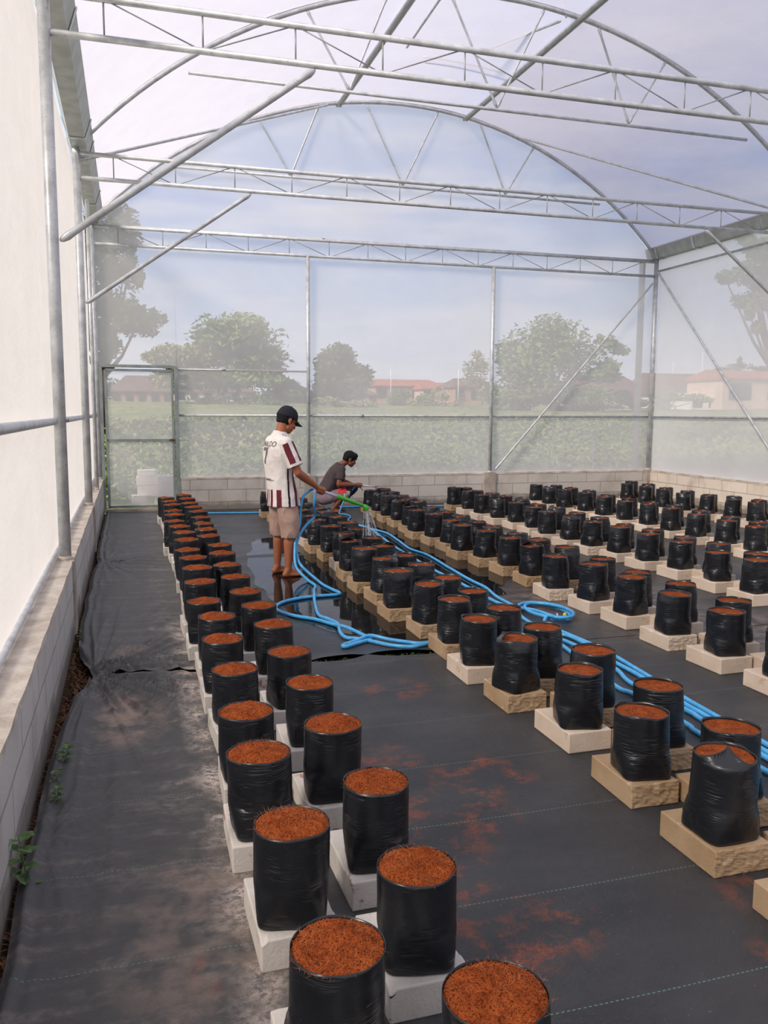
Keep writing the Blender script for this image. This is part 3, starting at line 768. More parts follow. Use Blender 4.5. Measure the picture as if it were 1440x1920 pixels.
def bag_radius(th, u, i):
    """u: 0 foot .. 1 soil line; squarish foot, round mouth"""
    c, s = abs(math.cos(th)), abs(math.sin(th))
    n = 2 + 4.5 * max(0, 1 - u * 2.3) ** 1.2
    sq = (c ** n + s ** n) ** (-1 / n)
    base = .101 + .012 * min(1, u * 2.4)
    base *= 1 + .014 * math.sin(u * PI)
    return base * sq
def bag_meshes(i, kind):
    rr = random.Random(500 + i); H = .272 + rr.uniform(-.008, .008)
    seg, rings = 72, 30
    lean = (rr.uniform(-.010, .010), rr.uniform(-.010, .010)); taper = rr.uniform(-.006, .004) if kind != 'full' else 0
    flap_a = rr.uniform(0, 2 * PI); pinch_a = rr.uniform(0, 2 * PI)
    def rim_h(th):
        n = noise.noise(Vector((math.cos(th) * 1.3, math.sin(th) * 1.3, i * 3.1)))
        if kind == 'full': return .005 + .005 * n
        if kind == 'rim': return .011 + .010 * n
        d = math.cos(th - flap_a)
        return .012 + .014 * n + .030 * max(0, d) ** 6
    def pt(th, z, inner=0.0):
        u = z / H
        r = bag_radius(th + .0, u, i) + taper * (u - .5)
        ns = Vector((math.cos(th) * 1.4, math.sin(th) * 1.4, z * 9 + i * 5))
        r += .0035 * noise.noise(ns)
        # squeezed horizontal folds low on the bag
        fold = noise.noise(Vector((math.cos(th) * 1.9, math.sin(th) * 1.9, z * 48 + i))); fm = max(0, noise.noise(Vector((math.cos(th) * 1.2, math.sin(th) * 1.2, i * 2.7 + z * 6))) + .15)
        r -= .0075 * fm * max(0, 1 - abs(fold) * 5) * max(0, 1 - abs(u - .32) * 2.0)
        if kind != 'full' and u > .82:
            r -= .010 * (u - .82) / .18 * (1 if kind == 'rim' else 1.6) * max(0, math.cos(th - pinch_a)) ** 3
            if kind == 'flap': r -= .060 * max(0, (u - .98) * 9) * max(0, math.cos(th - flap_a)) ** 6
        r -= inner
        return Vector((math.cos(th) * r + lean[0] * u, math.sin(th) * r + lean[1] * u, z))
    bm = bmesh.new(); R = []
    for j in range(rings + 1):
        u = (j / rings)
        row = []
        for k in range(seg):
            th = 2 * PI * k / seg; top = H + rim_h(th)
            if j == 0: p = pt(th, .0); p = Vector((p.x * .96, p.y * .96, .001 + .004 * max(0, noise.noise(Vector((p.x * 30, p.y * 30, i))))))
            else: p = pt(th, .006 + (top - .006) * ((j - 1) / (rings - 1)))
            row.append(bm.verts.new(p))
        R.append(row)
    for dz in (0.0, .5, 1.0):
        row = []
        for k in range(seg):
            th = 2 * PI * k / seg; top = H + rim_h(th); z = top + (H - .02 - top) * dz
            p = pt(th, z, .0015 + .001 * dz); row.append(bm.verts.new(p))
        R.append(row)
    for a, b in zip(R, R[1:]):
        for k in range(seg): bm.faces.new((a[k], a[(k + 1) % seg], b[(k + 1) % seg], b[k])).smooth = True
    bm.faces.new(R[0][::-1])
    me = bpy.data.meshes.new('plastic_bag'); bm.to_mesh(me); bm.free(); me.materials.append(M_plastic)
    # soil top
    def soil(nr, ns, fine):
        bm = bmesh.new(); rows = []
        dome = .018 if kind == 'full' else -.002
        for j in range(1, nr + 1):
            q = j / nr; row = []
            for k in range(ns):
                th = 2 * PI * k / ns; e = pt(th, H, .003)
                x = lean[0] + (e.x - lean[0]) * q; y = lean[1] + (e.y - lean[1]) * q
                P = Vector((x, y, i * 7.0))
                z = H - .002 + dome * (1 - q ** 2.2)
                z += (.017 if kind == 'full' else .004) * noise.noise(P * 13) * (1 - q ** 8)
                z += (.0055 if kind == 'full' else .002) * noise.noise(P * 45) * (1 - q ** 10)
                if fine: z += .0030 * noise.noise(P * 120) + .0018 * noise.noise(P * 300)
                row.append(bm.verts.new((x, y, z)))
            rows.append(row)
        c = bm.verts.new((lean[0], lean[1], sum(v.co.z for v in rows[0]) / ns))
        for k in range(ns): bm.faces.new((c, rows[0][k], rows[0][(k + 1) % ns])).smooth = True
        for a, b in zip(rows, rows[1:]):
            for k in range(ns): bm.faces.new((a[k], b[k], b[(k + 1) % ns], a[(k + 1) % ns])).smooth = True
        sk = [bm.verts.new(v.co - Vector((0, 0, .03))) for v in rows[-1]]
        for k in range(ns): bm.faces.new((rows[-1][k], sk[k], sk[(k + 1) % ns], rows[-1][(k + 1) % ns])).smooth = True
        me = bpy.data.meshes.new('soil'); bm.to_mesh(me); bm.free(); me.materials.append(M_soil); return me
    return me, soil(18, 60, False), (soil(60, 200, True) if kind == 'full' and i < 5 else None), H
BAGS = {'full': [bag_meshes(i, 'full') for i in range(6)], 'rim': [bag_meshes(i + 10, 'rim') for i in range(6)], 'flap': [bag_meshes(i + 20, 'flap') for i in range(3)]}
# short coir hairs standing out of the nearest bags
def fibre_mesh(seed, H):
    rr = random.Random(seed); bm = bmesh.new()
    for _ in range(650):
        a = rr.uniform(0, 2 * PI); q = math.sqrt(rr.random()) * .112
        p = Vector((math.cos(a) * q, math.sin(a) * q, H + .016 * (1 - (q / .112) ** 2.2) - .001))
        d = Vector((rr.gauss(0, 1), rr.gauss(0, 1), rr.uniform(.05, .7))).normalized(); L = rr.uniform(.006, .022)
        s = d.cross(Vector((0, 0, 1))).normalized() * .00035; b = Vector((rr.gauss(0, .004), rr.gauss(0, .004), -.002))
        v = [bm.verts.new(c) for c in (p - s, p + s, p + d * L * .5 + s + b * .4, p + d * L * .5 - s + b * .4, p + d * L + b)]
        bm.faces.new((v[0], v[1], v[2], v[3])); bm.faces.new((v[3], v[2], v[4]))
    me = bpy.data.meshes.new('coir_fibres'); bm.to_mesh(me); bm.free(); me.materials.append(M_fibre); return me

ROWS = {
 'A': (.45, [(.42,1.77),(.43,2.38),(.42,2.93),(.43,3.40),(.46,4.01),(.45,4.55),(.47,5.07),(.44,5.56),(.45,6.14),(.47,6.68),(.48,7.17),(.47,7.67),(.49,8.19),(.50,8.73),(.48,9.2),(.44,9.68),(.47,10.21),(.49,10.77),(.50,11.36),(.49,11.88),(.47,12.38)]),
 'B': (.75, [(.72,1.52),(.73,2.08),(.76,2.60),(.73,3.13),(.76,3.70),(.76,4.22),(.78,4.80),(.76,5.30),(.74,5.80),(.73,6.31),(.73,6.80),(.74,7.32),(.77,7.87),(.72,8.43),(.74,8.92),(.75,9.43),(.76,10.0),(.77,10.5),(.76,11.06),(.74,11.60),(.74,12.15),(.74,12.70)]),
 'C': (2.03, [(2.02,2.43),(2.04,2.96),(2.07,3.54),(2.01,4.11),(2.00,4.62),(2.05,5.12),(2.05,5.65),(1.98,6.18),(2.04,6.73),(2.0,7.23),(2.02,7.76),(2.07,8.29),(2.07,8.85),(2.03,9.38),(2.06,9.91),(2.06,10.46),(2.05,11.0),(2.04,11.55),(2.02,12.1),(1.99,12.75)]),
 'D': (2.29, [(2.27,2.69),(2.31,3.23),(2.28,3.78),(2.27,4.30),(2.27,4.83),(2.28,5.40),(2.30,5.93),(2.26,6.44),(2.29,6.97),(2.26,7.50),(2.31,8.02),(2.28,8.53),(2.31,9.07),(2.33,9.60),(2.30,10.12),(2.33,10.7),(2.31,11.25),(2.31,11.8)]),
 'E': (3.58, [(3.60,3.84),(3.60,4.37),(3.59,4.90),(3.63,5.48),(3.61,5.99),(3.54,6.50),(3.61,7.08),(3.61,7.60),(3.57,8.11),(3.50,8.58),(3.57,9.12),(3.55,9.60),(3.51,10.13),(3.60,10.66),(3.62,11.25),(3.62,11.8),(3.66,12.38),(3.68,12.95)]),
 'F': (3.82, [(3.86,4.10),(3.86,4.62),(3.85,5.18),(3.83,5.70),(3.86,6.26),(3.84,6.83),(3.81,7.38),(3.82,7.87),(3.76,8.34),(3.80,8.84),(3.82,9.38),(3.79,9.86),(3.77,10.34),(3.79,10.88),(3.83,11.4),(3.88,11.95),(3.9,12.45),(3.92,12.95)]),
 'G': (5.11, [(5.10,5.85),(5.13,6.38),(5.17,6.98),(5.12,7.47),(5.12,8.0),(5.07,8.48),(5.07,8.98),(5.03,9.50),(5.12,10.06),(5.14,10.62),(5.09,11.14),(5.09,11.7),(5.11,12.29),(5.12,12.92)]),
 'H': (5.33, [(5.33,6.10),(5.34,6.65),(5.35,7.17),(5.33,7.68),(5.32,8.22),(5.34,8.75),(5.32,9.27),(5.33,9.80),(5.34,10.33),(5.35,10.88),(5.32,11.39),(5.34,11.9),(5.32,12.43),(5.34,12.97)]),
 'I': (6.73, [(6.66,7.68),(6.69,8.21),(6.71,8.79),(6.75,9.35),(6.80,9.92),(6.77,10.46),(6.77,11.02),(6.78,11.56),(6.70,12.08),(6.73,12.66),(6.75,13.2)]),
 'J': (6.97, [(6.93,7.95),(6.94,8.46),(6.98,9.05),(7.03,9.66),(7.03,10.22),(7.03,10.75),(6.99,11.26),(6.99,11.83),(6.98,12.36),(7.03,13.0)]),
 'K': (8.38, [(8.45,9.76),(8.42,10.22),(8.39,10.76),(8.33,11.24),(8.31,11.74),(8.36,12.32),(8.44,12.98)]),
 'L': (8.60, [(8.66,9.95),(8.60,10.42),(8.57,10.93),(8.56,11.46),(8.56,12.03),(8.62,12.62),(8.67,13.2)]),
}
ORD = ['nearest', 'second', 'third', 'fourth', 'fifth', 'sixth', 'seventh', 'eighth', 'ninth', 'tenth', 'eleventh', 'twelfth']
PAIR = {'A': ('left', 'leftmost row'), 'B': ('right', 'leftmost row'), 'C': ('left', 'second row'), 'D': ('right', 'second row'),
        'E': ('left', 'third row'), 'F': ('right', 'third row'), 'G': ('left', 'fourth row'), 'H': ('right', 'fourth row'),
        'I': ('left', 'fifth row'), 'J': ('right', 'fifth row'), 'K': ('left', 'rightmost row'), 'L': ('right', 'rightmost row')}
LOOK = {'full': 'brim-full black grow bag', 'rim': 'black grow bag with raised rim', 'flap': 'black grow bag with floppy rim'}
def place_name(i, n, side, row):
    if i < 12 and i <= n - 1 - i or i < 3: w = ORD[i] + ('' if i == 0 else ' from front')
    else:
        j = n - 1 - i
        w = 'farthest' if j == 0 else ORD[j] + ' from back'
    return '%s, %s side of %s' % (w, side, row)
protos = {}
for key in 'ABCDEFGHIJKL':
    cx, lst = PAIR[key], ROWS[key][1]; n = len(lst)
    for i, (x, y) in enumerate(lst):
        rr = random.Random(hash((ord(key), i)) & 0xffff)
        left = key in 'AB'
        kind = 'full' if left else ('flap' if rr.random() < .16 else 'rim')
        if (key, i) in (('C', 0), ('C', 3), ('D', 8), ('C', 10), ('E', 13), ('E', 15)): kind = 'flap'
        if (key, i) in (('C', 1), ('C', 2), ('B', 1)): kind = 'rim' if key != 'B' else 'full'
        where = place_name(i, n, cx[0], cx[1])
        damp = key in 'CD' and True or (key in 'EF' and y > 6.6) or (key == 'G' and y > 12.5)
        if key in 'CD' and y < 1.9: damp = False
        if key == 'C' and abs(y - 4.62) < .1: damp = False
        bk = 'white' if left else ('tan' if damp and rr.random() > .12 else 'cream')
        # block
        b = bpy.data.objects.new('concrete_block', BLK[bk][rr.randrange(4)]); col.objects.link(b)
        b.location = (x - rr.uniform(-.008, .008), y, .004); b.rotation_euler = (0, 0, rr.gauss(0, .022))
        b.scale = (1, 1, 1)
        tag(b, '%s block, %s' % ({'white': 'whitish concrete', 'cream': 'cream concrete', 'tan': 'damp tan'}[bk], where), 'block', 'blocks under the grow bags')
        # bag
        nv = len(BAGS[kind]); vi = rr.randrange(nv)
        near = left and i < 4
        if near: vi = (i + (2 if key == 'B' else 0)) % 5
        bag, soil_lo, soil_hi, H = BAGS[kind][vi]
        root = thing('grow_bag', '%s, %s' % (LOOK[kind], where), 'grow bag', (x, y, .004 + BH), rr.uniform(-.25, .25) if near else rr.choice([0, PI / 2, PI, -PI / 2]) + rr.uniform(-.3, .3), 'grow bags in rows')
        s = 1 + rr.uniform(-.03, .03)
        if (key, i) == ('C', 0): s = 1.02
        root.scale = (s, s, s * (1.02 if left else (1.0 + rr.uniform(-.03, .03))))
        for nm, me in (('plastic_bag', bag), ('soil', soil_hi if near and soil_hi else soil_lo)):
            c = bpy.data.objects.new(nm, me); col.objects.link(c); c.parent = root
        if near:
            c = bpy.data.objects.new('coir_fibres', fibre_mesh(i * 3 + (key == 'B'), H)); col.objects.link(c); c.parent = root; c['kind'] = 'stuff'
# lone blocks whose bags stand outside the view
for (x, y, k, lab) in ((2.03, 1.90, 'tan', 'cream block cut by the right edge of view, nearest the viewer'), (2.29, 2.16, 'tan', 'tan block behind the nearest right-hand bag, cut by the right edge')):
    b = bpy.data.objects.new('concrete_block', BLK[k][1]); col.objects.link(b); b.location = (x, y, .004); tag(b, lab, 'block', 'blocks under the grow bags')

# ------------------------------------------------------------------ people
def capsule(bm, a, b, ra, rb, seg=14, flat=False):
    a, b = Vector(a), Vector(b); d = (b - a)
    if d.length < 1e-5: d = Vector((0, 0, 1e-4))
    dn = d.normalized(); pts = []; rs = []
    if not flat:
        for k in (0.02, .3, .6, .85): pts.append(a - dn * ra * math.sqrt(max(0, 1 - k * k))); rs.append(ra * k)
    for k in (0, .25, .5, .75, 1): pts.append(a + d * k); rs.append(ra + (rb - ra) * k)
    if not flat:
        for k in (.85, .6, .3, .02): pts.append(b + dn * rb * math.sqrt(max(0, 1 - k * k))); rs.append(rb * k)
    add_tube(bm, pts, rs, seg)
def ellipsoid(bm, c, r, rot=None):
    res = bmesh.ops.create_uvsphere(bm, u_segments=20, v_segments=14, radius=1)
    for v in res['verts']:
        q = Vector((v.co.x * r[0], v.co.y * r[1], v.co.z * r[2]))
        if rot: q = rot @ q
        v.co = Vector(c) + q
def loft(bm, secs, seg=28):
    """secs: (centre, rx, ry, tilt) rings lying across the body, tilt = pitch in radians about y"""
    rings = []
    for c, rx, ry, tl in secs:
        c = Vector(c); ring = []
        for k in range(seg):
            th = 2 * PI * k / seg
            q = Vector((rx * math.cos(th), ry * math.sin(th), 0)); q.rotate(Matrix.Rotation(tl, 3, 'Y')); ring.append(bm.verts.new(c + q))
        rings.append(ring)
    for a, b in zip(rings, rings[1:]):
        for k in range(seg): bm.faces.new((a[k], a[(k + 1) % seg], b[(k + 1) % seg], b[k]))
    bm.faces.new(rings[0][::-1]); bm.faces.new(rings[-1])
def fuse(name, bm, voxel, smooth, mats, parent, pick=None, folds=0.0, fscale=14):
    bmesh.ops.recalc_face_normals(bm, faces=bm.faces)
    me = bpy.data.meshes.new(name); bm.to_mesh(me); bm.free()
    o = bpy.data.objects.new(name, me); col.objects.link(o)
    r = o.modifiers.new('r', 'REMESH'); r.mode = 'VOXEL'; r.voxel_size = voxel; r.use_smooth_shade = True
    s = o.modifiers.new('s', 'SMOOTH'); s.factor = .5; s.iterations = smooth
    dg = bpy.context.evaluated_depsgraph_get(); me2 = bpy.data.meshes.new_from_object(o.evaluated_get(dg))
    o.modifiers.clear(); o.data = me2; bpy.data.meshes.remove(me)
    for m in mats: me2.materials.append(m)
    if folds:
        ns = [v.normal.copy() for v in me2.vertices]
        for v, nn in zip(me2.vertices, ns):
            q = v.co; f = noise.noise(Vector((q.x * fscale, q.y * fscale, q.z * fscale * .45)))
            v.co += nn * folds * (1 - abs(f) * 4)
    if pick:
        for p in me2.polygons: p.material_index = pick(p.center, p.normal)
    for p in me2.polygons: p.use_smooth = True
    o.parent = parent
    return o
def skin_mat(name, a, b):
    m, t, out = new_mat(name)
    v = t.objvec(False); c = t.mix(t.noise(v, 14, 4), a, b)
    p = principled(t, out, c, .55, 0, t.bump(t.noise(v, 90, 3), .15, .002), .4)
    p.inputs['Subsurface Weight'].default_value = .08; p.inputs['Subsurface Radius'].default_value = (.02, .008, .004)
    return m
M_skin = skin_mat('tanned_skin', srgb(172, 106, 74), srgb(150, 90, 62))
M_skin2 = skin_mat('brown_skin', srgb(136, 80, 58), srgb(116, 66, 48))
def cloth(name, c, r=.85): return simple(name, c, tuple(x * .86 for x in c[:3]) + (1,), 22, r, 0, (120, .3, .002), .25, per=False)
M_white = cloth('white_jersey', srgb(236, 228, 222)); M_maroon = cloth('maroon_stripe', srgb(112, 44, 54)); M_dk = cloth('dark_trim', srgb(54, 34, 44))
M_short = cloth('taupe_shorts', srgb(176, 146, 132)); M_cap = cloth('black_cap', srgb(38, 40, 48), .8); M_hair = simple('black_hair', srgb(14, 13, 15), srgb(30, 28, 30), 90, .7, 0, (200, .6, .004), .2)
M_ink = simple('print_ink', srgb(104, 98, 98), srgb(120, 112, 110), 60, .7)
M_char = cloth('charcoal_shirt', srgb(78, 66, 68)); M_mauve = cloth('mauve_pants', srgb(132, 112, 120)); M_navy = cloth('navy_pants', srgb(38, 36, 52))
M_red = cloth('red_patch', srgb(214, 58, 62)); M_lip = simple('lips', srgb(128, 70, 60)); M_eye = simple('eye', srgb(30, 22, 20), None, 5, .2)
M_tubew = simple('white_plastic_tube', srgb(214, 206, 222), srgb(198, 190, 208), 12, .35)
M_green = simple('green_plastic', srgb(74, 178, 52), srgb(58, 158, 42), 16, .35)
M_grey = simple('grey_plastic', srgb(120, 122, 130), srgb(86, 88, 96), 20, .4)

def head_parts(bm, C, pitch):
    rot = Matrix.Rotation(pitch, 3, 'Y')
    P = lambda x, y, z: Vector(C) + rot @ Vector((x, y, z))
    ellipsoid(bm, P(-.008, 0, .022), (.098, .075, .092), rot)
    ellipsoid(bm, P(.040, 0, -.040), (.056, .058, .074), rot)
    ellipsoid(bm, P(.064, 0, -.098), (.026, .030, .020), rot)
    capsule(bm, P(.02, -.045, -.075), P(.06, -.012, -.100), .018, .017); capsule(bm, P(.02, .045, -.075), P(.06, .012, -.100), .018, .017)
    capsule(bm, P(.090, 0, .000), P(.108, 0, -.036), .008, .012); ellipsoid(bm, P(.104, 0, -.042), (.015, .019, .010), rot)
    ellipsoid(bm, P(.090, 0, -.066), (.012, .024, .007), rot); ellipsoid(bm, P(.088, 0, -.078), (.012, .021, .008), rot)
    ellipsoid(bm, P(.080, .030, .014), (.014, .024, .009), rot); ellipsoid(bm, P(.080, -.030, .014), (.014, .024, .009), rot)
    ellipsoid(bm, P(.068, .042, -.030), (.022, .020, .020), rot); ellipsoid(bm, P(.068, -.042, -.030), (.022, .020, .020), rot)
    for s in (-1, 1):
        ellipsoid(bm, P(-.002, .079 * s, -.010), (.019, .008, .031), rot); ellipsoid(bm, P(.004, .080 * s, -.034), (.010, .007, .012), rot)
    return P, rot
def grip_hand(bm, wrist, axis, centre, side, r=.020, s=1.0):
    """palm on the outer/top side of a tube, four separate fingers curled under it and a thumb along the inner side"""
    d = Vector(axis).normalized(); up = Vector((0, 0, 1)); e1 = (d.cross(up)).normalized() * side  # outward
    e2 = e1.cross(d).normalized()
    if e2.z < 0: e2 = -e2
    c = Vector(centre); wv = Vector(wrist)
    Q = lambda off, ang, rr: c + d * off + (e1 * math.cos(math.radians(ang)) + e2 * math.sin(math.radians(ang))) * rr
    # palm
    for k, off in enumerate((-.034, -.012, .010, .032)):
        capsule(bm, wv, Q(off, 70, r + .014), .020 * s, .0125 * s, 10)
        capsule(bm, Q(off, 70, r + .014), Q(off, 20, r + .013), .0125 * s, .0105 * s, 10)
        L = (1.0, 1.12, 1.06, .86)[3 - k] if side < 0 else (1.0, 1.12, 1.06, .86)[k]
        rad = (.0085, .0090, .0090, .0078)[k] * s
        angs = (20, -35, -95, -150 * L)
        for a0, a1 in zip(angs, angs[1:]): capsule(bm, Q(off, a0, r + .010), Q(off, a1, r + .009), rad, rad * .93, 8)
    capsule(bm, wv * .75 + Q(.01, 90, r + .01) * .25, Q(.022, 140, r + .012), .015 * s, .0115 * s, 10)
    capsule(bm, Q(.022, 140, r + .012), Q(.050, 165, r + .009), .0108 * s, .0092 * s, 10)
    capsule(bm, Q(.050, 165, r + .009), Q(.072, 185, r + .008), .0092 * s, .0080 * s, 10)
def open_hand(bm, wrist, d, palm_n, s=1.0, curl=.5):
    d = Vector(d).normalized(); n = Vector(palm_n).normalized(); l = d.cross(n).normalized(); w0 = Vector(wrist)
    for k in range(4):
        off = (-.028 + .0187 * k) * s; L = (.84, 1.0, 1.06, .95)[k] * s
        base = w0 + d * .085 * s + l * off
        capsule(bm, w0 + l * off * .5, base, .017 * s, .0115 * s, 10)
        p = base; dd = d.copy()
        for j, seg in enumerate((.040, .026, .020)):
            dd = (dd + n * curl * (.35 + .15 * j)).normalized(); q = p + dd * seg * L
            capsule(bm, p, q, (.0088 - .0008 * j) * s, (.0082 - .0008 * j) * s, 8); p = q
    b0 = w0 + d * .02 * s - l * .018 * s; b1 = b0 + (d * .7 - l * .8).normalized() * .042 * s; b2 = b1 + (d * .9 - l * .3 + n * .3).normalized() * .030 * s; b3 = b2 + (d + n * .4).normalized() * .024 * s
    capsule(bm, b0, b1, .015 * s, .0115 * s, 10); capsule(bm, b1, b2, .011 * s, .0095 * s, 10); capsule(bm, b2, b3, .0095 * s, .008 * s, 10)
def foot(bm, ank, d, s=1.0):
    d = Vector(d).normalized(); l = Vector((-d.y, d.x, 0)); a = Vector(ank)
    capsule(bm, a, Vector((a.x, a.y, .035)) - d * .03, .036 * s, .030 * s)
    capsule(bm, Vector((a.x, a.y, .032)) - d * .035, Vector((a.x, a.y, .030)) + d * .06, .029 * s, .030 * s)
    capsule(bm, a + Vector((0, 0, -.03)) + d * .01, Vector((a.x, a.y, .034)) + d * .10, .032 * s, .024 * s)
    for k in range(5):
        off = l * (-.032 + .016 * k) * s; L = (.045, .050, .054, .058, .068)[k if l.y < 0 else 4 - k]
        st = Vector((a.x, a.y, .022)) + d * .085 + off * 1.0
        capsule(bm, Vector((a.x, a.y, .028)) + d * .03 + off * .5, st, .020 * s, .014 * s, 8)
        capsule(bm, st, st + d * L * s + Vector((0, 0, -.009)), .0125 * s, .0095 * s, 8)

# --- standing man with the long watering wand
MAN = thing('person', 'standing man in white jersey, taupe shorts and black cap, watering the bags with a wand', 'person', (1.44, 8.17, 0), math.radians(18))
SH_R, EL_R, WR_R, HN_R = Vector((-.075, -.185, 1.315)), Vector((.015, -.255, 1.035)), Vector((.245, -.185, .895)), Vector((.315, -.165, .845))
SH_L, EL_L, WR_L = Vector((-.045, .170, 1.315)), Vector((-.03, .215, 1.03)), Vector((.10, .185, .84))
WD = Vector((.56, -.02, -.205)).normalized()
bm = bmesh.new()
HC = (.035, 0, 1.538); P, rot = head_parts(bm, HC, math.radians(26))
capsule(bm, P(-.028, 0, -.035), (-.055, 0, 1.36), .049, .060)
loft(bm, [((-.03, 0, .78), .11, .155, 0), ((-.045, 0, 1.0), .10, .145, 0), ((-.055, 0, 1.2), .11, .165, 0), ((-.055, 0, 1.34), .085, .15, 0), ((-.055, 0, 1.38), .05, .07, 0)])
for S, E_, W_, r in ((SH_R, EL_R, WR_R, 1), (SH_L, EL_L, WR_L, 1)):
    capsule(bm, S, S.lerp(E_, .5), .052, .050); capsule(bm, S.lerp(E_, .5), E_, .050, .040)
    capsule(bm, E_, E_.lerp(W_, .35), .041, .043); capsule(bm, E_.lerp(W_, .35), W_, .043, .027)
capsule(bm, WR_R, HN_R + Vector((-.035, -.008, .022)), .027, .024)
grip_hand(bm, HN_R + Vector((-.040, -.010, .028)), WD, HN_R, 1)
open_hand(bm, WR_L, (.35, -.02, -.9), (.5, -.6, .2), 1.0, .6)
for s in (-1, 1):
    hip, kn, an = Vector((-.02, .09 * s, .80)), Vector((.012, .108 * s, .46)), Vector((-.025, .118 * s, .085))
    capsule(bm, hip, kn, .085, .055); capsule(bm, kn, kn.lerp(an, .32) + Vector((-.014, 0, 0)), .050, .055); capsule(bm, kn.lerp(an, .32) + Vector((-.014, 0, 0)), an, .055, .033)
    foot(bm, an, (1, .10 * s, 0))
fuse('body', bm, .0050, 5, [M_skin], MAN)
for s in (-1, 1):
    bm = bmesh.new(); ellipsoid(bm, P(.083, .029 * s, .000), (.0125, .0135, .010)); obj('eye', bm, M_eye, MAN, True)
# hair under the cap
bm = bmesh.new(); ellipsoid(bm, P(-.018, 0, .020), (.100, .0795, .092), rot); ellipsoid(bm, P(-.052, 0, -.030), (.050, .060, .045), rot); o_h = fuse('hair', bm, .006, 2, [M_hair], MAN)
for v in o_h.data.vertices:
    q = rot.inverted() @ (v.co - Vector(HC))
    if q.x > .035: v.co = Vector(HC) + rot @ Vector((.035 + (q.x - .035) * .2, q.y * .9, q.z))
    if q.z < -.055: v.co = Vector(HC) + rot @ Vector((q.x, q.y * .93, -.055 + (q.z + .055) * .3))
# cap: panelled crown, brim, button, strap
bm = bmesh.new()
ring_n = 32; rows = []
for j in range(11):
    e = j / 10 * PI / 2; row = []
    for k in range(ring_n):
        th = 2 * PI * k / ring_n; front = .5 + .5 * math.cos(th)
        r_ = math.cos(e) ** .75; seam = 1 - .012 * abs(math.sin(th * 3)) ** 8
        x = -.010 + .112 * r_ * math.cos(th) * seam; y = .0875 * r_ * math.sin(th) * seam
        z = .032 - .026 * (1 - front) + (.104 + .026 * (1 - front) - .004 * front) * math.sin(e)
        row.append(bm.verts.new(P(x, y, z)))
    rows.append(row)
inner = [bm.verts.new(Vector(HC) + ((v.co - Vector(HC)) * .96)) for v in rows[0]]
for k in range(ring_n): bm.faces.new((inner[k], inner[(k + 1) % ring_n], rows[0][(k + 1) % ring_n], rows[0][k]))
for a, b in zip(rows, rows[1:]):
    for k in range(ring_n): bm.faces.new((a[k], a[(k + 1) % ring_n], b[(k + 1) % ring_n], b[k]))
bmesh.ops.remove_doubles(bm, verts=bm.verts, dist=.0008)
CAPO = obj('cap', bm, M_cap, MAN, True)
bm = bmesh.new(); g = []
for j in range(8):
    row = []
    for k in range(17):
        a = (k / 16 - .5) * 2.1; u = j / 7
        rx = .098 + .085 * u * math.cos(a * .8) ** .6
        x = -.006 + rx * math.cos(a * .86); y = (.083 + .004 * u) * math.sin(a) / math.sin(1.05) * (1 - .12 * u)
        z = .034 - .022 * u - 2.2 * y * y * (.4 + u)
        row.append(P(x, y, z))
    g.append(row)
def slab(bm, g, th):
    up = Vector((0, 0, th)); A = [[bm.verts.new(p) for p in r] for r in g]; B = [[bm.verts.new(p - up) for p in r] for r in g]
    nj, nk = len(g), len(g[0])
    for j in range(nj - 1):
        for k in range(nk - 1):
            bm.faces.new((A[j][k], A[j][k + 1], A[j + 1][k + 1], A[j + 1][k])); bm.faces.new((B[j][k], B[j + 1][k], B[j + 1][k + 1], B[j][k + 1]))
    for k in range(nk - 1):
        bm.faces.new((A[0][k], B[0][k], B[0][k + 1], A[0][k + 1])); bm.faces.new((A[-1][k], A[-1][k + 1], B[-1][k + 1], B[-1][k]))
    for j in range(nj - 1):
        bm.faces.new((A[j][0], A[j + 1][0], B[j + 1][0], B[j][0])); bm.faces.new((A[j][-1], B[j][-1], B[j + 1][-1], A[j + 1][-1]))
slab(bm, g, .004); obj('brim', bm, M_cap, CAPO, True)
bm = bmesh.new(); ellipsoid(bm, P(-.006, 0, .140), (.008, .008, .004)); obj('button', bm, M_cap, CAPO, True)
# jersey
def jersey_pick(c, n):
    x, y, z = c
    sl = abs(y) > .165 and z > 1.075 and (z < 1.30 or abs(y) > .2)
    if sl:
        s = 1 if y > 0 else -1; S = SH_L if s > 0 else SH_R; E_ = EL_L if s > 0 else EL_R
        ax = (E_ - S).normalized(); q = c - S; u = q.dot(ax); q = q - ax * u
        if u > .232: return 2
        if u > .205: return 0
        if u > .0:
            a = math.degrees(math.atan2(q.x, abs(q.y) * (1 if q.y * s > 0 else -1)))  # 0 outward, +90 front
            if -62 < a < -14 or 22 < a < 62: return 1
        return 0
    if z > 1.30 and .075 < abs(y) < .2 and (abs(x + .058) < .0045 or abs(x + .034) < .0045): return 2
    a = math.degrees(math.atan2(y, x + .025 + .03 * max(0, z - .7)))
    b = abs(a)
    if z < .865:
        if 176 < b or 155 < b < 168: return 1 if b < 176 or a < 0 or True else 0
        if 119 < b < 137: return 1
    if z < 1.10:
        if 92.5 < b < 99: return 2
    if z < 1.30:
        if 60 < b < 76 or 22 < b < 40 or b < 7: return 1
        if 52 < b < 55: return 2
    return 0
bm = bmesh.new()
loft(bm, [((-.012, 0, .700), .158, .196, 0), ((-.016, 0, .76), .152, .190, 0), ((-.028, 0, .86), .140, .180, 0), ((-.048, 0, 1.00), .128, .172, 0), ((-.062, 0, 1.15), .135, .180, 0),
          ((-.066, 0, 1.26), .130, .188, 0), ((-.060, 0, 1.335), .108, .178, 0), ((-.052, 0, 1.385), .078, .120, 0), ((-.046, 0, 1.412), .066, .072, .12), ((-.044, 0, 1.428), .064, .066, .15)])
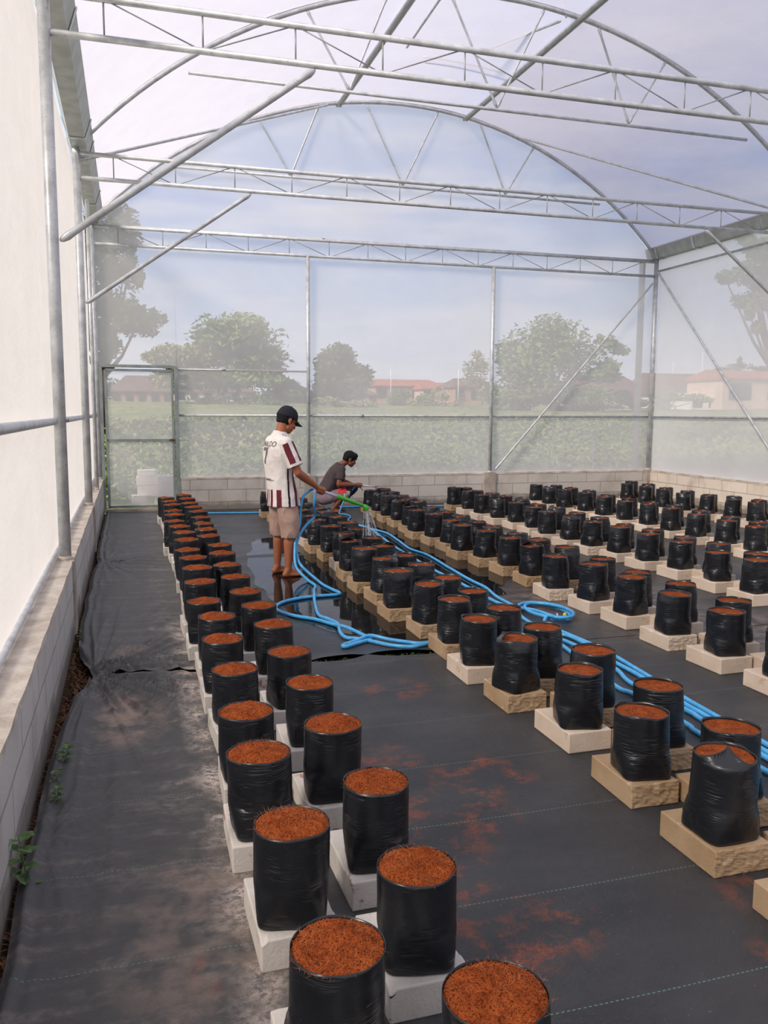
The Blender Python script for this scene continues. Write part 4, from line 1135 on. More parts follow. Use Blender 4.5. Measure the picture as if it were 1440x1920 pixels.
for S, E_, W_ in ((SH_R, EL_R, WR_R), (SH_L, EL_L, WR_L)):
    ax = (E_ - S).normalized(); capsule(bm, S - ax * .0 + Vector((0, 0, -.005)), S, .070, .070); capsule(bm, S, S + ax * .235, .068, .074, 20, True)
    capsule(bm, Vector((-.05, 0, 1.345)), S + Vector((0, 0, .0)), .062, .066, 16)
JER = fuse('jersey', bm, .0040, 6, [M_white, M_maroon, M_dk], MAN, jersey_pick, .0040, 9)
# printing on the back of the jersey
def jersey_print(name, body, size, zc, extrude=.0016, wscale=1.0, yc=0):
    cu = bpy.data.curves.new(name, 'FONT'); cu.body = body; cu.size = size; cu.align_x = 'CENTER'; cu.align_y = 'CENTER'
    cu.resolution_u = 3; cu.offset = .006 if len(body) == 1 else .0012
    tmp = bpy.data.objects.new(name, cu); col.objects.link(tmp)
    me = bpy.data.meshes.new_from_object(tmp.evaluated_get(bpy.context.evaluated_depsgraph_get()))
    bpy.data.objects.remove(tmp); bpy.data.curves.remove(cu)
    b = bmesh.new(); b.from_mesh(me); bpy.data.meshes.remove(me)
    bmesh.ops.triangulate(b, faces=b.faces)
    for _ in range(2): bmesh.ops.subdivide_edges(b, edges=[e for e in b.edges if e.calc_length() > .012], cuts=1)
    bmesh.ops.triangulate(b, faces=b.faces)
    tree = BVHTree.FromObject(JER, bpy.context.evaluated_depsgraph_get())
    for v in b.verts:
        y = yc - v.co.x * wscale; z = zc + v.co.y
        hit = tree.ray_cast(Vector((-.6, y, z)), Vector((1, 0, 0)))
        if hit[0]: v.co = hit[0] + hit[1] * .0022
        else: v.co = Vector((-.1, y, z))
    return obj(name, b, M_ink, JER)
bpy.context.view_layer.update()
_p = JER.parent; JER.parent = None; bpy.context.view_layer.update()
jersey_print('name_lettering', 'RONALDO', .072, 1.305, wscale=.80, yc=.015)
jersey_print('number', '7', .22, 1.185, wscale=1.0, yc=.01)
JER.parent = _p
# small sponsor line too faint to read: a row of short marks
JER.parent = None; bpy.context.view_layer.update()
bm = bmesh.new(); tree = BVHTree.FromObject(JER, bpy.context.evaluated_depsgraph_get())
for k in range(13):
    y0 = .075 - k * .0125; hh = rnd.uniform(.012, .024); z0 = .955 + rnd.uniform(-.002, .002) - k * .0006
    q = []
    for (yy, zz) in ((y0, z0), (y0 - .007, z0), (y0 - .007 - rnd.uniform(-.003, .003), z0 + hh), (y0 - rnd.uniform(-.002, .002), z0 + hh)):
        h_ = tree.ray_cast(Vector((-.6, yy, zz)), Vector((1, 0, 0))); q.append(bm.verts.new(h_[0] + h_[1] * .0022))
    bm.faces.new(q)
obj('faint_print', bm, M_ink, JER); JER.parent = _p
# shorts
bm = bmesh.new()
for s in (-1, 1):
    loft(bm, [((-.010, .112 * s, .388), .074, .080, 0), ((-.006, .112 * s, .402), .084, .089, 0), ((-.004, .110 * s, .44), .094, .095, 0), ((-.006, .100 * s, .60), .104, .100, 0), ((-.018, .080 * s, .74), .106, .086, 0)])
ellipsoid(bm, (-.02, 0, .76), (.105, .145, .08))
fuse('shorts', bm, .0055, 3, [M_short], MAN, None, .0060, 12)
# --- watering wand (rests in his hand: its own thing)
mw = lambda v: Matrix.Translation((1.44, 8.17, 0)) @ Matrix.Rotation(math.radians(18), 4, 'Z') @ Vector(v)
WA = thing('watering_wand', 'long watering wand with white tube and green grip held by the standing man', 'watering wand', mw(HN_R))
fw = (Matrix.Rotation(math.radians(18), 4, 'Z') @ WD).normalized()
tube_obj('white_tube', [fw * -.045, fw * .24], .0135, M_tubew, WA, 12)
bm = bmesh.new(); add_tube(bm, [fw * u for u in (.20, .205, .28, .36, .46, .50, .54)], [.020, .024, .022, .021, .016, .015, .018], 14); obj('green_sleeve', bm, M_green, WA)
e = fw * .55; hd = (fw * .6 + Vector((0, 0, -.55))).normalized()
bm = bmesh.new(); add_tube(bm, [fw * .52, e, e + hd * .030, e + hd * .034], [.016, .022, .040, .036], 18); ho = obj('spray_rose', bm, M_green, WA)
bm = bmesh.new(); add_tube(bm, [fw * -.045, fw * -.06, fw * -.065 + Vector((0, 0, -.03)), fw * -.065 + Vector((0, 0, -.07))], [.012, .014, .014, .012], 10); obj('hose_connector', bm, M_tubew, WA)
CONN = mw(HN_R) + fw * -.065 + Vector((0, 0, -.07))
# spray of water
def drop_mat():
    m, t, out = new_mat('water_drops')
    gl = t.node('ShaderNodeBsdfGlass'); gl.inputs['IOR'].default_value = 1.33; gl.inputs['Roughness'].default_value = .1; gl.inputs[0].default_value = (.95, .97, 1, 1)
    df = t.node('ShaderNodeBsdfDiffuse'); df.inputs[0].default_value = (.8, .82, .85, 1)
    mx = t.node('ShaderNodeMixShader'); mx.inputs[0].default_value = .55; t.l.new(gl.outputs[0], mx.inputs[1]); t.l.new(df.outputs[0], mx.inputs[2]); t.l.new(mx.outputs[0], out.inputs[0]); return m
M_drop = drop_mat()
src = mw(HN_R) + e + hd * .034
bm = bmesh.new(); rr = random.Random(5)
for k in range(46):
    a = rr.uniform(0, 2 * PI); q = math.sqrt(rr.random()); st = src + Vector((math.cos(a), math.sin(a), 0)) * .03 * q
    v = Vector((fw.x * .32, fw.y * .32, -1.1)) + Vector((math.cos(a), math.sin(a), 0)) * .42 * q
    T_ = .20; n = 10; seg = []
    for j in range(n + 1):
        tt = T_ * j / n; seg.append(st + v * tt + Vector((0, 0, -4.9 * tt * tt)))
    s0 = rr.randrange(0, 3)
    while s0 < n:
        e0 = min(n, s0 + rr.randrange(1, 4)); add_tube(bm, seg[s0:e0 + 1], rr.uniform(.0009, .0017), 5); s0 = e0 + rr.choice([0, 0, 1])
for _ in range(160):
    q = src + Vector((fw.x * .1 + rr.gauss(0, .07), fw.y * .1 + rr.gauss(0, .07), -rr.uniform(.30, .44)))
    bmesh.ops.create_icosphere(bm, subdivisions=1, radius=rr.uniform(.0015, .003), matrix=Matrix.Translation(q))
tag(obj('water_spray', bm, M_drop), 'spray of water falling from the green wand onto the middle rows', 'water', None, 'stuff')

# --- crouching man at the far end
RC = (3.12, 13.2, 0); AC = math.radians(-9)
CR = thing('person', 'crouching man in charcoal shirt and grey, red and navy pants by the back wall', 'person', RC, AC)
bm = bmesh.new()
HC2 = (.275, 0, .862); P2, rot2 = head_parts(bm, HC2, math.radians(22))
capsule(bm, P2(-.03, 0, -.04), (.10, 0, .74), .052, .060)
sR, eR, wR, hR = Vector((.125, -.165, .70)), Vector((.075, -.215, .47)), Vector((.33, -.16, .455)), Vector((.415, -.14, .445))
sL, eL, wL = Vector((.13, .165, .70)), Vector((.19, .235, .48)), Vector((.36, .17, .42))
loft(bm, [((-.13, 0, .24), .11, .15, .5), ((-.05, 0, .42), .10, .14, .5), ((.04, 0, .58), .10, .155, .5), ((.10, 0, .70), .08, .14, .5)])
for S, E_, W_ in ((sR, eR, wR), (sL, eL, wL)):
    capsule(bm, S, E_, .050, .040); capsule(bm, E_, E_.lerp(W_, .35), .040, .042); capsule(bm, E_.lerp(W_, .35), W_, .042, .027)
wd2 = Vector((1, .05, -.10)).normalized()
capsule(bm, wR, hR + Vector((-.04, 0, .02)), .027, .024); grip_hand(bm, hR + Vector((-.042, -.008, .022)), wd2, hR, 1)
open_hand(bm, wL, (.9, -.2, -.3), (.1, -.2, -1), 1.0, .8)
LEG = {}
for s, kx, kz, ax_ in ((-1, .225, .345, .0), (1, .345, .375, .06)):
    hip, kn, an = Vector((-.12, .10 * s, .235)), Vector((kx, .13 * s, kz)), Vector((ax_, .13 * s, .08)); LEG[s] = (hip, kn, an)
    capsule(bm, hip, kn, .085, .055); capsule(bm, kn, kn.lerp(an, .4) + Vector((-.01, 0, 0)), .052, .052); capsule(bm, kn.lerp(an, .4) + Vector((-.01, 0, 0)), an, .052, .034)
    foot(bm, an, (1, .08 * s, 0), .98)
fuse('body', bm, .0060, 4, [M_skin2], CR)
for s in (-1, 1):
    bm = bmesh.new(); ellipsoid(bm, P2(.083, .029 * s, .000), (.0125, .0135, .010)); obj('eye', bm, M_eye, CR, True)
bm = bmesh.new()
ellipsoid(bm, P2(-.014, 0, .038), (.108, .086, .094), rot2); ellipsoid(bm, P2(.050, 0, .078), (.058, .068, .045), rot2); ellipsoid(bm, P2(-.055, 0, -.015), (.060, .074, .055), rot2)
for k in range(26):
    a = rnd.uniform(-1.1, 1.1); p = P2(.055 + .03 * math.cos(a), .062 * math.sin(a), .062); capsule(bm, p, p + rot2 @ Vector((.022, .004 * math.sin(a), -.040)), .012, .004, 6)
fuse('hair', bm, .0065, 2, [M_hair], CR, None, .003, 40)
bm = bmesh.new()
loft(bm, [((-.155, 0, .275), .135, .172, .45), ((-.10, 0, .38), .135, .168, .50), ((-.02, 0, .52), .135, .170, .55), ((.055, 0, .64), .130, .182, .60), ((.095, 0, .715), .100, .165, .65), ((.115, 0, .765), .070, .085, .6), ((.122, 0, .785), .064, .066, .6)])
for S, E_ in ((sR, eR), (sL, eL)):
    ax = (E_ - S).normalized(); capsule(bm, S, S + ax * .165, .066, .068, 18, True); capsule(bm, S, S + Vector((0, 0, .004)), .068, .068); capsule(bm, Vector((.10, 0, .70)), S, .06, .062)
def tee_pick(c, n):
    if c.x > .20 and .50 < c.z < .57 and -.15 < c.y < .03 and noise.noise(c * 40) > -.25: return 1
    return 0
fuse('t_shirt', bm, .0062, 4, [M_char, M_white], CR, tee_pick, .0045, 10)
bm = bmesh.new(); ellipsoid(bm, (-.14, 0, .235), (.135, .175, .115))
for s in (-1, 1):
    hip, kn, an = LEG[s]; capsule(bm, hip, kn, .108, .074, 18); capsule(bm, kn, kn.lerp(an, .42) + Vector((-.01, 0, 0)), .074, .078, 18, True)
def pant_pick(c, n):
    if c.y > .0: return 1 if c.x > -.02 else 0
    if .07 < c.x < .20 and c.z > .325 + (c.x - .13) * .1: return 2
    if .15 < c.x < .262 and .25 < c.z <= .36:
        k = (c.x * 1.0 - c.z * .9) % .030
        return 3 if k < .015 else 1
    if c.x > .20 or (c.x > .10 and c.z < .27): return 1
    return 0
fuse('trousers', bm, .0065, 3, [M_mauve, M_navy, M_red, M_white], CR, pant_pick, .0045, 11)
mc = lambda v: Matrix.Translation(RC) @ Matrix.Rotation(AC, 4, 'Z') @ Vector(v)
WB = thing('watering_wand', 'short white watering wand held by the crouching man', 'watering wand', mc(hR))
f2 = (Matrix.Rotation(AC, 4, 'Z') @ wd2).normalized()
tube_obj('white_tube', [f2 * -.05, f2 * .26], .0125, M_tubew, WB, 12)
bm = bmesh.new(); add_tube(bm, [f2 * .25, f2 * .28, f2 * .285 + Vector((0, 0, -.02)), f2 * .29 + Vector((0, 0, -.045))], [.016, .022, .024, .026], 14); obj('spray_head', bm, M_grey, WB)
bm = bmesh.new(); s2 = mc(hR) + f2 * .29 + Vector((0, 0, -.05))
for k in range(12):
    a = k * .52; add_tube(bm, [s2 + Vector((math.cos(a) * .012, math.sin(a) * .012, 0)), s2 + Vector((math.cos(a) * .022 + .01, math.sin(a) * .022, -.045))], .0013, 5)
tag(obj('water_spray', bm, M_drop), 'little trickle of water below the crouching man\'s wand', 'water', None, 'stuff')

# ------------------------------------------------------------------ blue hoses
def hose(name, pts, label, r=.014, z=True):
    P_ = smooth_path([Vector(p) for p in pts], 7)
    return tag(tube_obj(name, P_, r, M_hose, None, 10), label, 'hose', 'blue water hoses')
G = .020
def gp(l, z=G): return [(a, b, z) for a, b in l]
# drop from the wand, down beside the man's leg, loop on the floor
C_ = CONN
h1 = [C_ + Vector((0, 0, .03)), C_ + Vector((-.01, 0, -.08)), at(590, 968, 8.20), at(574, 985, 8.15), at(562, 1003, 8.1), at(556, 1022, 8.05), at(558, 1046, 7.98), at(566, 1062, 7.9), (1.66, 7.78, .03), (1.68, 7.5, G), (1.72, 7.25, G), (1.745, 7.12, G), (1.70, 7.06, G), (1.58, 7.05, G), (1.40, 7.02, G), (1.23, 6.93, G), (1.13, 6.80, G), (1.10, 6.65, G), (1.14, 6.50, G), (1.23, 6.36, G), (1.33, 6.25, G), (1.43, 6.06, G), (1.47, 5.90, .04), (1.50, 5.79, .045), (1.58, 5.66, G), (1.615, 5.61, G), (1.57, 5.56, G), (1.47, 5.50, G), (1.375, 5.44, G), (1.365, 5.48, G), (1.47, 5.53, .03), (1.585, 5.58, .045), (1.70, 5.50, .03), (1.83, 5.42, G), (1.90, 5.38, G), (2.15, 5.385, G), (2.45, 5.30, G), (2.75, 5.28, G), (2.90, 5.16, G), (2.89, 4.53, G), (2.82, 4.21, G), (2.85, 3.72, G), (2.84, 3.6, G), (2.81, 3.08, G), (2.78, 2.2, G), (2.80, 1.0, G), (2.74, -.6, G)]
hose('hose', h1, 'blue hose from the standing man\'s wand to the floor loop and along the middle aisle')
h2 = [mw(HN_R) + fw * -.03 + Vector((0, 0, -.02)), at(588, 916, 8.25), at(579, 921, 8.3), at(569, 930, 8.25), at(564, 950, 8.2), at(562, 980, 8.15), at(556, 1005, 8.05), at(553, 1025, 8.0), at(555, 1062, 7.9), (1.575, 7.75, .03), (1.60, 7.5, G), (1.55, 7.3, G), (1.50, 7.06, .045), (1.46, 6.86, G), (1.39, 6.39, G), (1.41, 6.16, .04), (1.46, 6.02, .03), (1.43, 5.84, G), (1.43, 5.67, G), (1.50, 5.615, G), (1.57, 5.54, G), (1.68, 5.39, G), (1.81, 5.315, G), (1.92, 5.35, G), (2.15, 5.42, G), (2.45, 5.40, G), (2.72, 5.36, .03), (2.96, 5.32, G), (3.0, 5.12, G), (2.96, 4.65, G), (2.95, 4.32, G), (2.90, 3.8, G), (2.895, 3.65, G), (2.86, 3.16, G), (2.84, 2.2, G), (2.86, 1.0, G), (2.81, -.6, G)]
hose('hose', h2, 'second blue hose hanging in a bend behind the wand hand, twisting with the first')
h3 = [(3.04, 11.6, G), (3.09, 11.28, G), (3.16, 10.93, G), (3.23, 10.54, G), (3.18, 9.89, G), (3.12, 9.27, G), (3.17, 8.87, G), (3.16, 8.51, G), (3.13, 8.1, G), (3.12, 7.91, G), (3.09, 7.38, G), (3.09, 6.99, G), (3.03, 6.62, G), (3.02, 6.34, G)]
coil = [(3.17 + .165 * math.cos(a) * (1 - .06 * i / 24), 6.0 + .27 * math.sin(a) * (1 - .05 * i / 24) - .004 * i, G + .0009 * i + .012 * (i > 12)) for i, a in enumerate([PI * .85 - k * PI / 8 for k in range(30)])]
hose('hose', h3 + coil + [(2.99, 5.62, G), (3.01, 5.3, G), (3.04, 4.9, G), (3.01, 4.45, G), (2.96, 3.9, G), (2.94, 3.5, G), (2.92, 2.9, G), (2.93, 1.8, G), (2.95, .6, G), (2.90, -.6, G)], 'thick blue hose running down the middle aisle into the coil')
h4 = [(3.06, 11.52, G), (3.13, 11.1, G), (3.10, 10.68, G), (3.06, 10.25, G), (2.99, 9.42, G), (2.95, 8.6, G), (2.93, 7.93, G), (2.94, 7.18, G), (2.93, 6.6, G), (2.96, 6.3, G), (3.06, 5.98, .045), (3.10, 5.75, .05), (3.22, 5.70, G), (3.33, 5.82, .045), (3.30, 6.05, .05), (3.15, 6.20, .05), (3.0, 6.12, .05), (2.92, 5.9, G), (2.88, 5.5, G), (2.80, 4.9, G), (2.70, 4.2, G), (2.72, 4.04, G), (2.72, 3.56, G), (2.70, 3.44, G), (2.70, 2.96, G), (2.70, 2.3, G), (2.69, 1.0, G), (2.65, -.6, G)]
hose('hose', h4, 'blue hose nearest the second double row, passing under the coil')
hose('hose', [(.95, 13.45, G), (1.14, 13.39, G), (2.03, 13.26, G), (2.6, 13.45, G), (3.11, 13.68, G), (3.94, 13.68, G), (5.0, 13.45, G), (5.3, 13.5, G), (5.8, 13.62, G)], 'straight blue hose along the foot of the back wall')
hose('hose', [mc(hR) + f2 * -.05, mc((.30, -.10, .36)), mc((.17, -.19, .22)), mc((.10, -.22, .06)), (3.14, 12.85, G), (3.19, 12.72, G), (3.22, 12.55, G), (3.18, 12.3, G), (3.07, 12.0, G), (3.03, 11.5, G)], 'blue hose from the crouching man\'s wand to the aisle', .011)
# hose fittings in the coil
o = thing('hose_tap', 'yellow and white plastic tap lying in the blue coil', 'tap', (3.17, 5.72, G))
M_yel = simple('yellow_plastic', srgb(226, 206, 92), srgb(206, 182, 70), 20, .4)
bm = bmesh.new(); add_tube(bm, [(-.03, 0, .01), (.02, .005, .012)], .011, 10); add_tube(bm, [(-.02, 0, .01), (-.03, .01, .05)], .006, 8); obj('body', bm, M_tubew, o)
bm = bmesh.new(); ellipsoid(bm, (.04, .01, .035), (.016, .010, .016)); add_tube(bm, [(.02, .005, .012), (.04, .01, .03)], .006, 8); obj('handle', bm, M_yel, o)

# ------------------------------------------------------------------ beyond the netting: blocks, shrubs, trees, houses
for (x0, x1, z0, z1, dy, lab) in ((258, 297, 911, 931, .55, 'pale block lowest in the stack behind the door'), (256, 297, 893, 911, .56, 'pale block in the middle of the stack behind the door'), (258, 293, 881, 893, .57, 'pale block topmost of the stack behind the door'),
                                  (299, 330, 892, 936, .50, 'large pale block right of the stack behind the door'), (247, 278, 929, 944, .42, 'small grey block at the foot of the stack behind the door')):
    Yb = Y3 + dy; a = at(x0, z1, Yb); b_ = at(x1, z0, Yb)
    bm = bmesh.new(); add_box(bm, (a.x, Yb, max(a.z, -.04)), (b_.x, Yb + .2, b_.z), .006)
    tag(obj('concrete_block', bm, M_blk_white), lab, 'block', 'blocks behind the door')
M_tree = [simple('foliage_%s' % k, a, b, .5, .8, 0, None, .2, per=False) for k, a, b in
          (('dark', srgb(52, 72, 38), srgb(84, 104, 52)), ('mid', srgb(84, 106, 54), srgb(116, 134, 70)), ('olive', srgb(112, 116, 66), srgb(140, 138, 90)), ('bare', srgb(120, 104, 84), srgb(96, 84, 66)))]
M_bark = simple('bark', srgb(98, 80, 64), srgb(70, 58, 46), 3, .95, 0, None, .1)
def leaf_cards(bm, c, r, n, s, rr, drop=0):
    for _ in range(n):
        d = Vector((rr.gauss(0, 1), rr.gauss(0, 1), rr.gauss(0, 1))).normalized() * (rr.random() ** .45)
        q = Vector((c[0] + d.x * r[0], c[1] + d.y * r[1], c[2] + d.z * r[2]))
        a = Vector((rr.gauss(0, 1), rr.gauss(0, 1), rr.gauss(0, .6))).normalized(); b = a.orthogonal().normalized(); b.rotate(Matrix.Rotation(rr.uniform(0, 6.28), 3, a))
        L = s * rr.uniform(.6, 1.4); W = L * .45
        v = [bm.verts.new(p) for p in (q - a * L * .5, q + b * W * .5, q + a * L * .5, q - b * W * .5)]; bm.faces.new(v)
def tree(name, label, Y, blobs, trunk, leaf, n, mi, cat='tree', grp='trees beyond the netting', seed=1):
    """blobs in picture measure turned into metres at the tree's own distance: (px, py, half width px, half height px)"""
    rr = random.Random(seed); k = Y / F_PX / .95
    base = at(trunk[0], trunk[1], Y); gz = ground_z(base.x, Y); base = Vector((base.x, Y, gz - .1))
    o = thing(name, label, cat, base, 0, grp)
    bm = bmesh.new()
    tot = sum(b[2] * b[3] for b in blobs)
    cs = []
    for (px, py, hw, hh) in blobs:
        c = at(px, py, Y) - base; c.y += rr.uniform(-.3, .3) * hw * k; cs.append(c)
        m = max(4, int(hw * hh / 160)); 
        for j in range(m):
            d = Vector((rr.gauss(0, 1), rr.gauss(0, 1), rr.gauss(0, 1))).normalized() * rr.uniform(.35, .85)
            cc = (c.x + d.x * hw * k, c.y + d.y * hw * k * .8, c.z + d.z * hh * k); f = rr.uniform(.40, .75)
            leaf_cards(bm, cc, (hw * k * f, hw * k * f, hh * k * f), int(n * hw * hh / tot / m), leaf, rr)
    obj('foliage', bm, M_tree[mi], o)
    bm = bmesh.new(); h = max(c.z for c in cs); tr = max(.08, h * .022)
    mid = Vector((sum(c.x for c in cs) / len(cs) * .5, 0, h * .35))
    add_tube(bm, [(0, 0, 0), mid * .5, mid], [tr * 1.3, tr, tr * .8], 8)
    for c in cs: add_tube(bm, [mid * .9, mid.lerp(c, .5) + Vector((0, 0, -.05 * h)), c], [tr * .6, tr * .35, tr * .12], 6)
    obj('trunk', bm, M_bark, o)
    return o
tree('broadleaf_tree', 'tall dark tree at far left with hanging branches, cut by the left posts', 34, [(215, 430, 38, 42), (232, 515, 30, 30), (225, 590, 50, 34), (262, 600, 42, 22), (205, 650, 28, 30), (190, 480, 22, 60), (250, 470, 14, 20), (140, 560, 60, 44), (130, 470, 56, 60), (150, 630, 50, 36)], (185, 800), .24, 15000, 0, seed=2)
tree('broadleaf_tree', 'big round dense tree above the door end of the back netting', 105, [(430, 625, 64, 40), (465, 660, 62, 52), (400, 650, 42, 46), (500, 690, 34, 34), (440, 716, 80, 20), (520, 716, 34, 18)], (440, 745), .85, 11000, 1, seed=3)
tree('broadleaf_tree', 'lower brownish spreading tree left of the big round tree', 98, [(330, 665, 44, 26), (300, 680, 34, 20), (370, 690, 40, 26), (345, 700, 60, 18), (330, 722, 50, 12)], (372, 750), .6, 6000, 2, seed=4)
tree('broadleaf_tree', 'rounded tree just right of the first slim back post', 100, [(640, 682, 46, 34), (628, 665, 30, 22), (668, 700, 32, 26), (612, 700, 28, 26), (640, 725, 50, 22)], (640, 750), .65, 8000, 0, seed=5)
tree('broadleaf_tree', 'widest leafy tree behind the diagonal back brace', 72, [(1020, 640, 62, 48), (1000, 690, 80, 44), (1060, 650, 60, 44), (960, 680, 34, 50), (1110, 690, 52, 30), (1165, 655, 24, 14), (1135, 640, 22, 20), (1150, 700, 30, 18), (1020, 740, 90, 30), (980, 752, 60, 20), (1080, 745, 60, 22)], (1030, 770), .46, 15000, 1, seed=6)
tree('broadleaf_tree', 'pale thin tree left of the widest leafy tree', 95, [(900, 700, 30, 34), (890, 680, 20, 22), (915, 725, 34, 24)], (905, 755), .40, 1700, 2, seed=7)
tree('broadleaf_tree', 'overhanging tree at the right edge with drooping twigs', 27, [(1420, 470, 50, 24), (1360, 520, 30, 14), (1400, 510, 40, 22), (1432, 560, 44, 26), (1400, 575, 22, 22), (1425, 610, 18, 18), (1460, 500, 50, 60), (1390, 450, 26, 12)], (1520, 850), .17, 11000, 1, seed=8)
tree('shrub', 'bushy shrub before the red roofed house', 88, [(765, 742, 34, 18), (745, 752, 26, 16), (800, 748, 24, 14), (770, 758, 44, 12)], (765, 768), .35, 2200, 1, 'shrub', 'shrubs before the houses', 9)
tree('shrub', 'half bare shrub in front of the houses left of the second slim post', 86, [(835, 745, 30, 18), (820, 752, 22, 14), (860, 752, 18, 14)], (835, 765), .28, 900, 2, 'shrub', 'shrubs before the houses', 10)
tree('shrub', 'dark low hedge below the white walled house on the left', 84, [(380, 762, 40, 8), (430, 762, 46, 10), (500, 760, 46, 10), (460, 750, 26, 10), (545, 745, 40, 16), (400, 748, 50, 10)], (430, 775), .4, 3000, 0, 'shrub', 'shrubs before the houses', 11)
tree('shrub', 'shrubs between the corner post and the right-hand houses', 80, [(1260, 745, 34, 16), (1300, 752, 40, 12), (1240, 760, 30, 12)], (1265, 775), .4, 1800, 1, 'shrub', 'shrubs before the houses', 12)
tree('shrub', 'shrubs left of the corner post below the dark roofs', 78, [(1100, 752, 50, 16), (1160, 745, 40, 18), (1200, 752, 24, 16), (1080, 765, 60, 10)], (1130, 778), .4, 3000, 0, 'shrub', 'shrubs before the houses', 13)
tree('shrub', 'low bushes below the rounded tree', 84, [(610, 755, 40, 12), (670, 758, 36, 10)], (640, 775), .4, 1400, 2, 'shrub', 'shrubs before the houses', 14)
tree('shrub', 'far trees above the roofs at the right edge', 118, [(1390, 690, 40, 10), (1340, 697, 20, 8), (1388, 680, 8, 10), (1430, 692, 24, 10)], (1390, 740), .5, 1500, 0, 'shrub', 'shrubs before the houses', 15)

M_rtile = simple('red_roof_tile', srgb(164, 92, 66), srgb(138, 74, 54), 1.2, .9); M_dtile = simple('dark_roof_tile', srgb(104, 76, 68), srgb(82, 62, 58), 1.2, .9)
M_wwall = simple('white_house_wall', srgb(226, 222, 214), srgb(204, 198, 188), .8, .9); M_bwall = simple('brick_house_wall', srgb(176, 138, 116), srgb(150, 114, 96), .8, .9); M_dwin = simple('dark_window', srgb(52, 46, 44), None, 1, .4)
M_pink = simple('pale_gable', srgb(206, 178, 158), srgb(186, 160, 140), .8, .9)
def house(label, Y, x0, x1, yr, ye, yb, wall, roof, hip=.2, dep=7, wins=4, seed=1):
    """x0..x1 eave ends, yr ridge, ye eave, yb foot (measured), all turned into metres at distance Y"""
    a = at(x0, ye, Y); b = at(x1, ye, Y); rz_ = at((x0 + x1) / 2, yr, Y).z; bz = min(at((x0 + x1) / 2, yb, Y).z, ground_z((a.x + b.x) / 2, Y)) - .3
    o = thing('house', label, 'house', (a.x, Y, bz), 0, 'houses beyond the field')
    W = b.x - a.x; He = a.z - bz; Hr = rz_ - bz; sl = (b.z - a.z) * 0
    bm = bmesh.new(); add_box(bm, (.35, .3, 0), (W - .35, dep - .3, He)); obj('walls', bm, wall, o)
    bm = bmesh.new(); ins = W * hip
    e = [(0, 0, He), (W, 0, He), (W, dep, He), (0, dep, He)]; r_ = [(ins, dep / 2, Hr), (W - ins, dep / 2, Hr)]
    V = [bm.verts.new(q) for q in e + r_]; L_ = [bm.verts.new((q[0], q[1], q[2] - .15)) for q in e]
    for f in ((0, 1, 5, 4), (2, 3, 4, 5), (3, 0, 4), (1, 2, 5)): bm.faces.new([V[i] for i in f])
    for i in range(4): bm.faces.new((V[i], L_[i], L_[(i + 1) % 4], V[(i + 1) % 4]))
    bm.faces.new(L_[::-1]); obj('roof', bm, roof, o)
    for i in range(wins):
        cx_ = W * (i + .5) / wins; ww = W / wins * .28
        bm = bmesh.new(); add_box(bm, (cx_ - ww, .22, He * .35), (cx_ + ww, .31, He * .85)); obj('window', bm, M_dwin, o)
    return o
house('long red tiled roof between the rounded tree and the shrubs', 122, 700, 830, 710, 722, 750, M_bwall, M_rtile, .08, seed=1)
house('lower orange tiled roof joined right of the long red roof', 118, 790, 882, 716, 728, 750, M_pink, M_rtile, .1, wins=3)
house('dark roofed house behind the pale thin tree', 112, 850, 935, 708, 724, 752, M_bwall, M_dtile, .2, wins=3)
house('dark low house left of the red roofs', 110, 590, 712, 728, 738, 752, M_bwall, M_dtile, .1, wins=5)
house('white walled low house behind the door end trees', 116, 325, 480, 722, 733, 750, M_wwall, M_dtile, .1, wins=6)
house('brown roofed house seen through the door', 108, 205, 326, 702, 732, 752, M_bwall, M_dtile, .25, wins=5)
house('small brick house behind the standing man\'s cap', 104, 520, 585, 712, 732, 756, M_bwall, M_dtile, .45, wins=2)
house('dark roofed house left of the back right corner post', 100, 1075, 1215, 702, 728, 754, M_bwall, M_dtile, .15, wins=5)
house('small white gabled house touching the corner downpipe', 92, 1186, 1216, 722, 738, 754, M_wwall, M_dtile, .48, wins=1)
house('wide brown roofed house with white walls right of the corner', 88, 1222, 1362, 698, 738, 758, M_wwall, M_dtile, .06, wins=4)
house('big pinkish brick house at the right edge', 80, 1355, 1500, 692, 708, 766, M_pink, M_rtile, .04, wins=2)
house('white shed below the brown roof on the right', 82, 1296, 1356, 736, 744, 757, M_wwall, M_wwall, .02, wins=2)
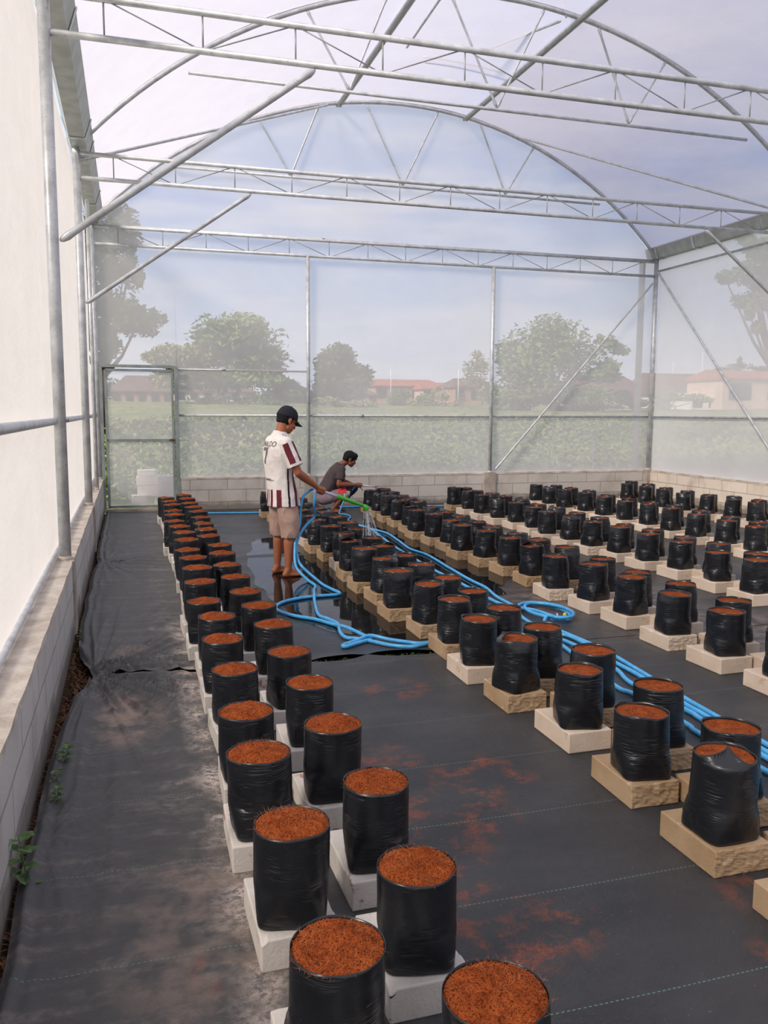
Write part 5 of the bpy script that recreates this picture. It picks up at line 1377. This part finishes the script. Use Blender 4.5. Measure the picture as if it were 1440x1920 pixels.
for (px, y0_, y1_, Y, lab) in ((733, 745, 690, 120, 'thin mast above the red roof'), (860, 760, 692, 108, 'thin pole between shrub and second slim post'), (1263, 745, 678, 95, 'thin mast above the roofs right of the corner post'), (1318, 700, 660, 90, 'aerial above the wide brown roof')):
    b = at(px, y1_, Y); a = Vector((b.x, b.y, ground_z(b.x, b.y) - .2)); tag(tube_obj('utility_pole', [a, b], .07, M_pvc, None, 6), lab, 'pole', 'poles beyond the field')

# undergrowth of the field (nobody could count it)
def undergrowth(name, label, n, y0_, y1_, s, h, mi, seed):
    rr = random.Random(seed); bm = bmesh.new(); c_ = 0
    while c_ < n:
        y = y0_ + (y1_ - y0_) * rr.random() ** 1.25; x = rr.uniform(-.08 * y - 3, y * .85 + 4)
        dn = noise.noise(Vector((x * .16, y * .12, seed)))
        if rr.random() > .55 + dn: continue
        hh = h * (.5 + .9 * max(0, dn + .3)); q = Vector((x, y, ground_z(x, y) + rr.random() * hh))
        a = Vector((rr.gauss(0, 1), rr.gauss(0, 1), rr.gauss(.2, .7))).normalized(); b = a.orthogonal().normalized(); b.rotate(Matrix.Rotation(rr.uniform(0, 6.28), 3, a))
        L = s * rr.uniform(.6, 1.6) * (.5 + y / 26); W = L * .42
        bm.faces.new([bm.verts.new(p) for p in (q - a * L * .5, q + b * W * .5, q + a * L * .5, q - b * W * .5)]); c_ += 1
    return tag(obj(name, bm, M_tree[mi]), label, 'plants', None, 'stuff')
undergrowth('undergrowth', 'tangled green undergrowth and tall grass beyond the back and right netting', 52000, 15.4, 38, .10, .75, 1, 3)
undergrowth('undergrowth', 'darker clumps of leaves through the field undergrowth', 26000, 15.6, 40, .11, .65, 0, 8)
undergrowth('undergrowth', 'dry straw coloured stalks across the field', 16000, 15.4, 44, .11, .7, 2, 12)

bm = bmesh.new(); rr = random.Random(44)
for k in range(150):
    X_ = -12 + k * 1.05 + rr.uniform(-.5, .5); Y_ = 138 + rr.uniform(-4, 4); r_ = rr.uniform(1.2, 2.6)
    leaf_cards(bm, (X_, Y_, ground_z(X_, Y_) + r_ * .6), (1.4, 1.2, r_), 90, .8, rr)
tag(obj('tree_line', bm, M_tree[0]), 'distant low band of trees along the horizon behind the houses', 'trees', None, 'stuff')
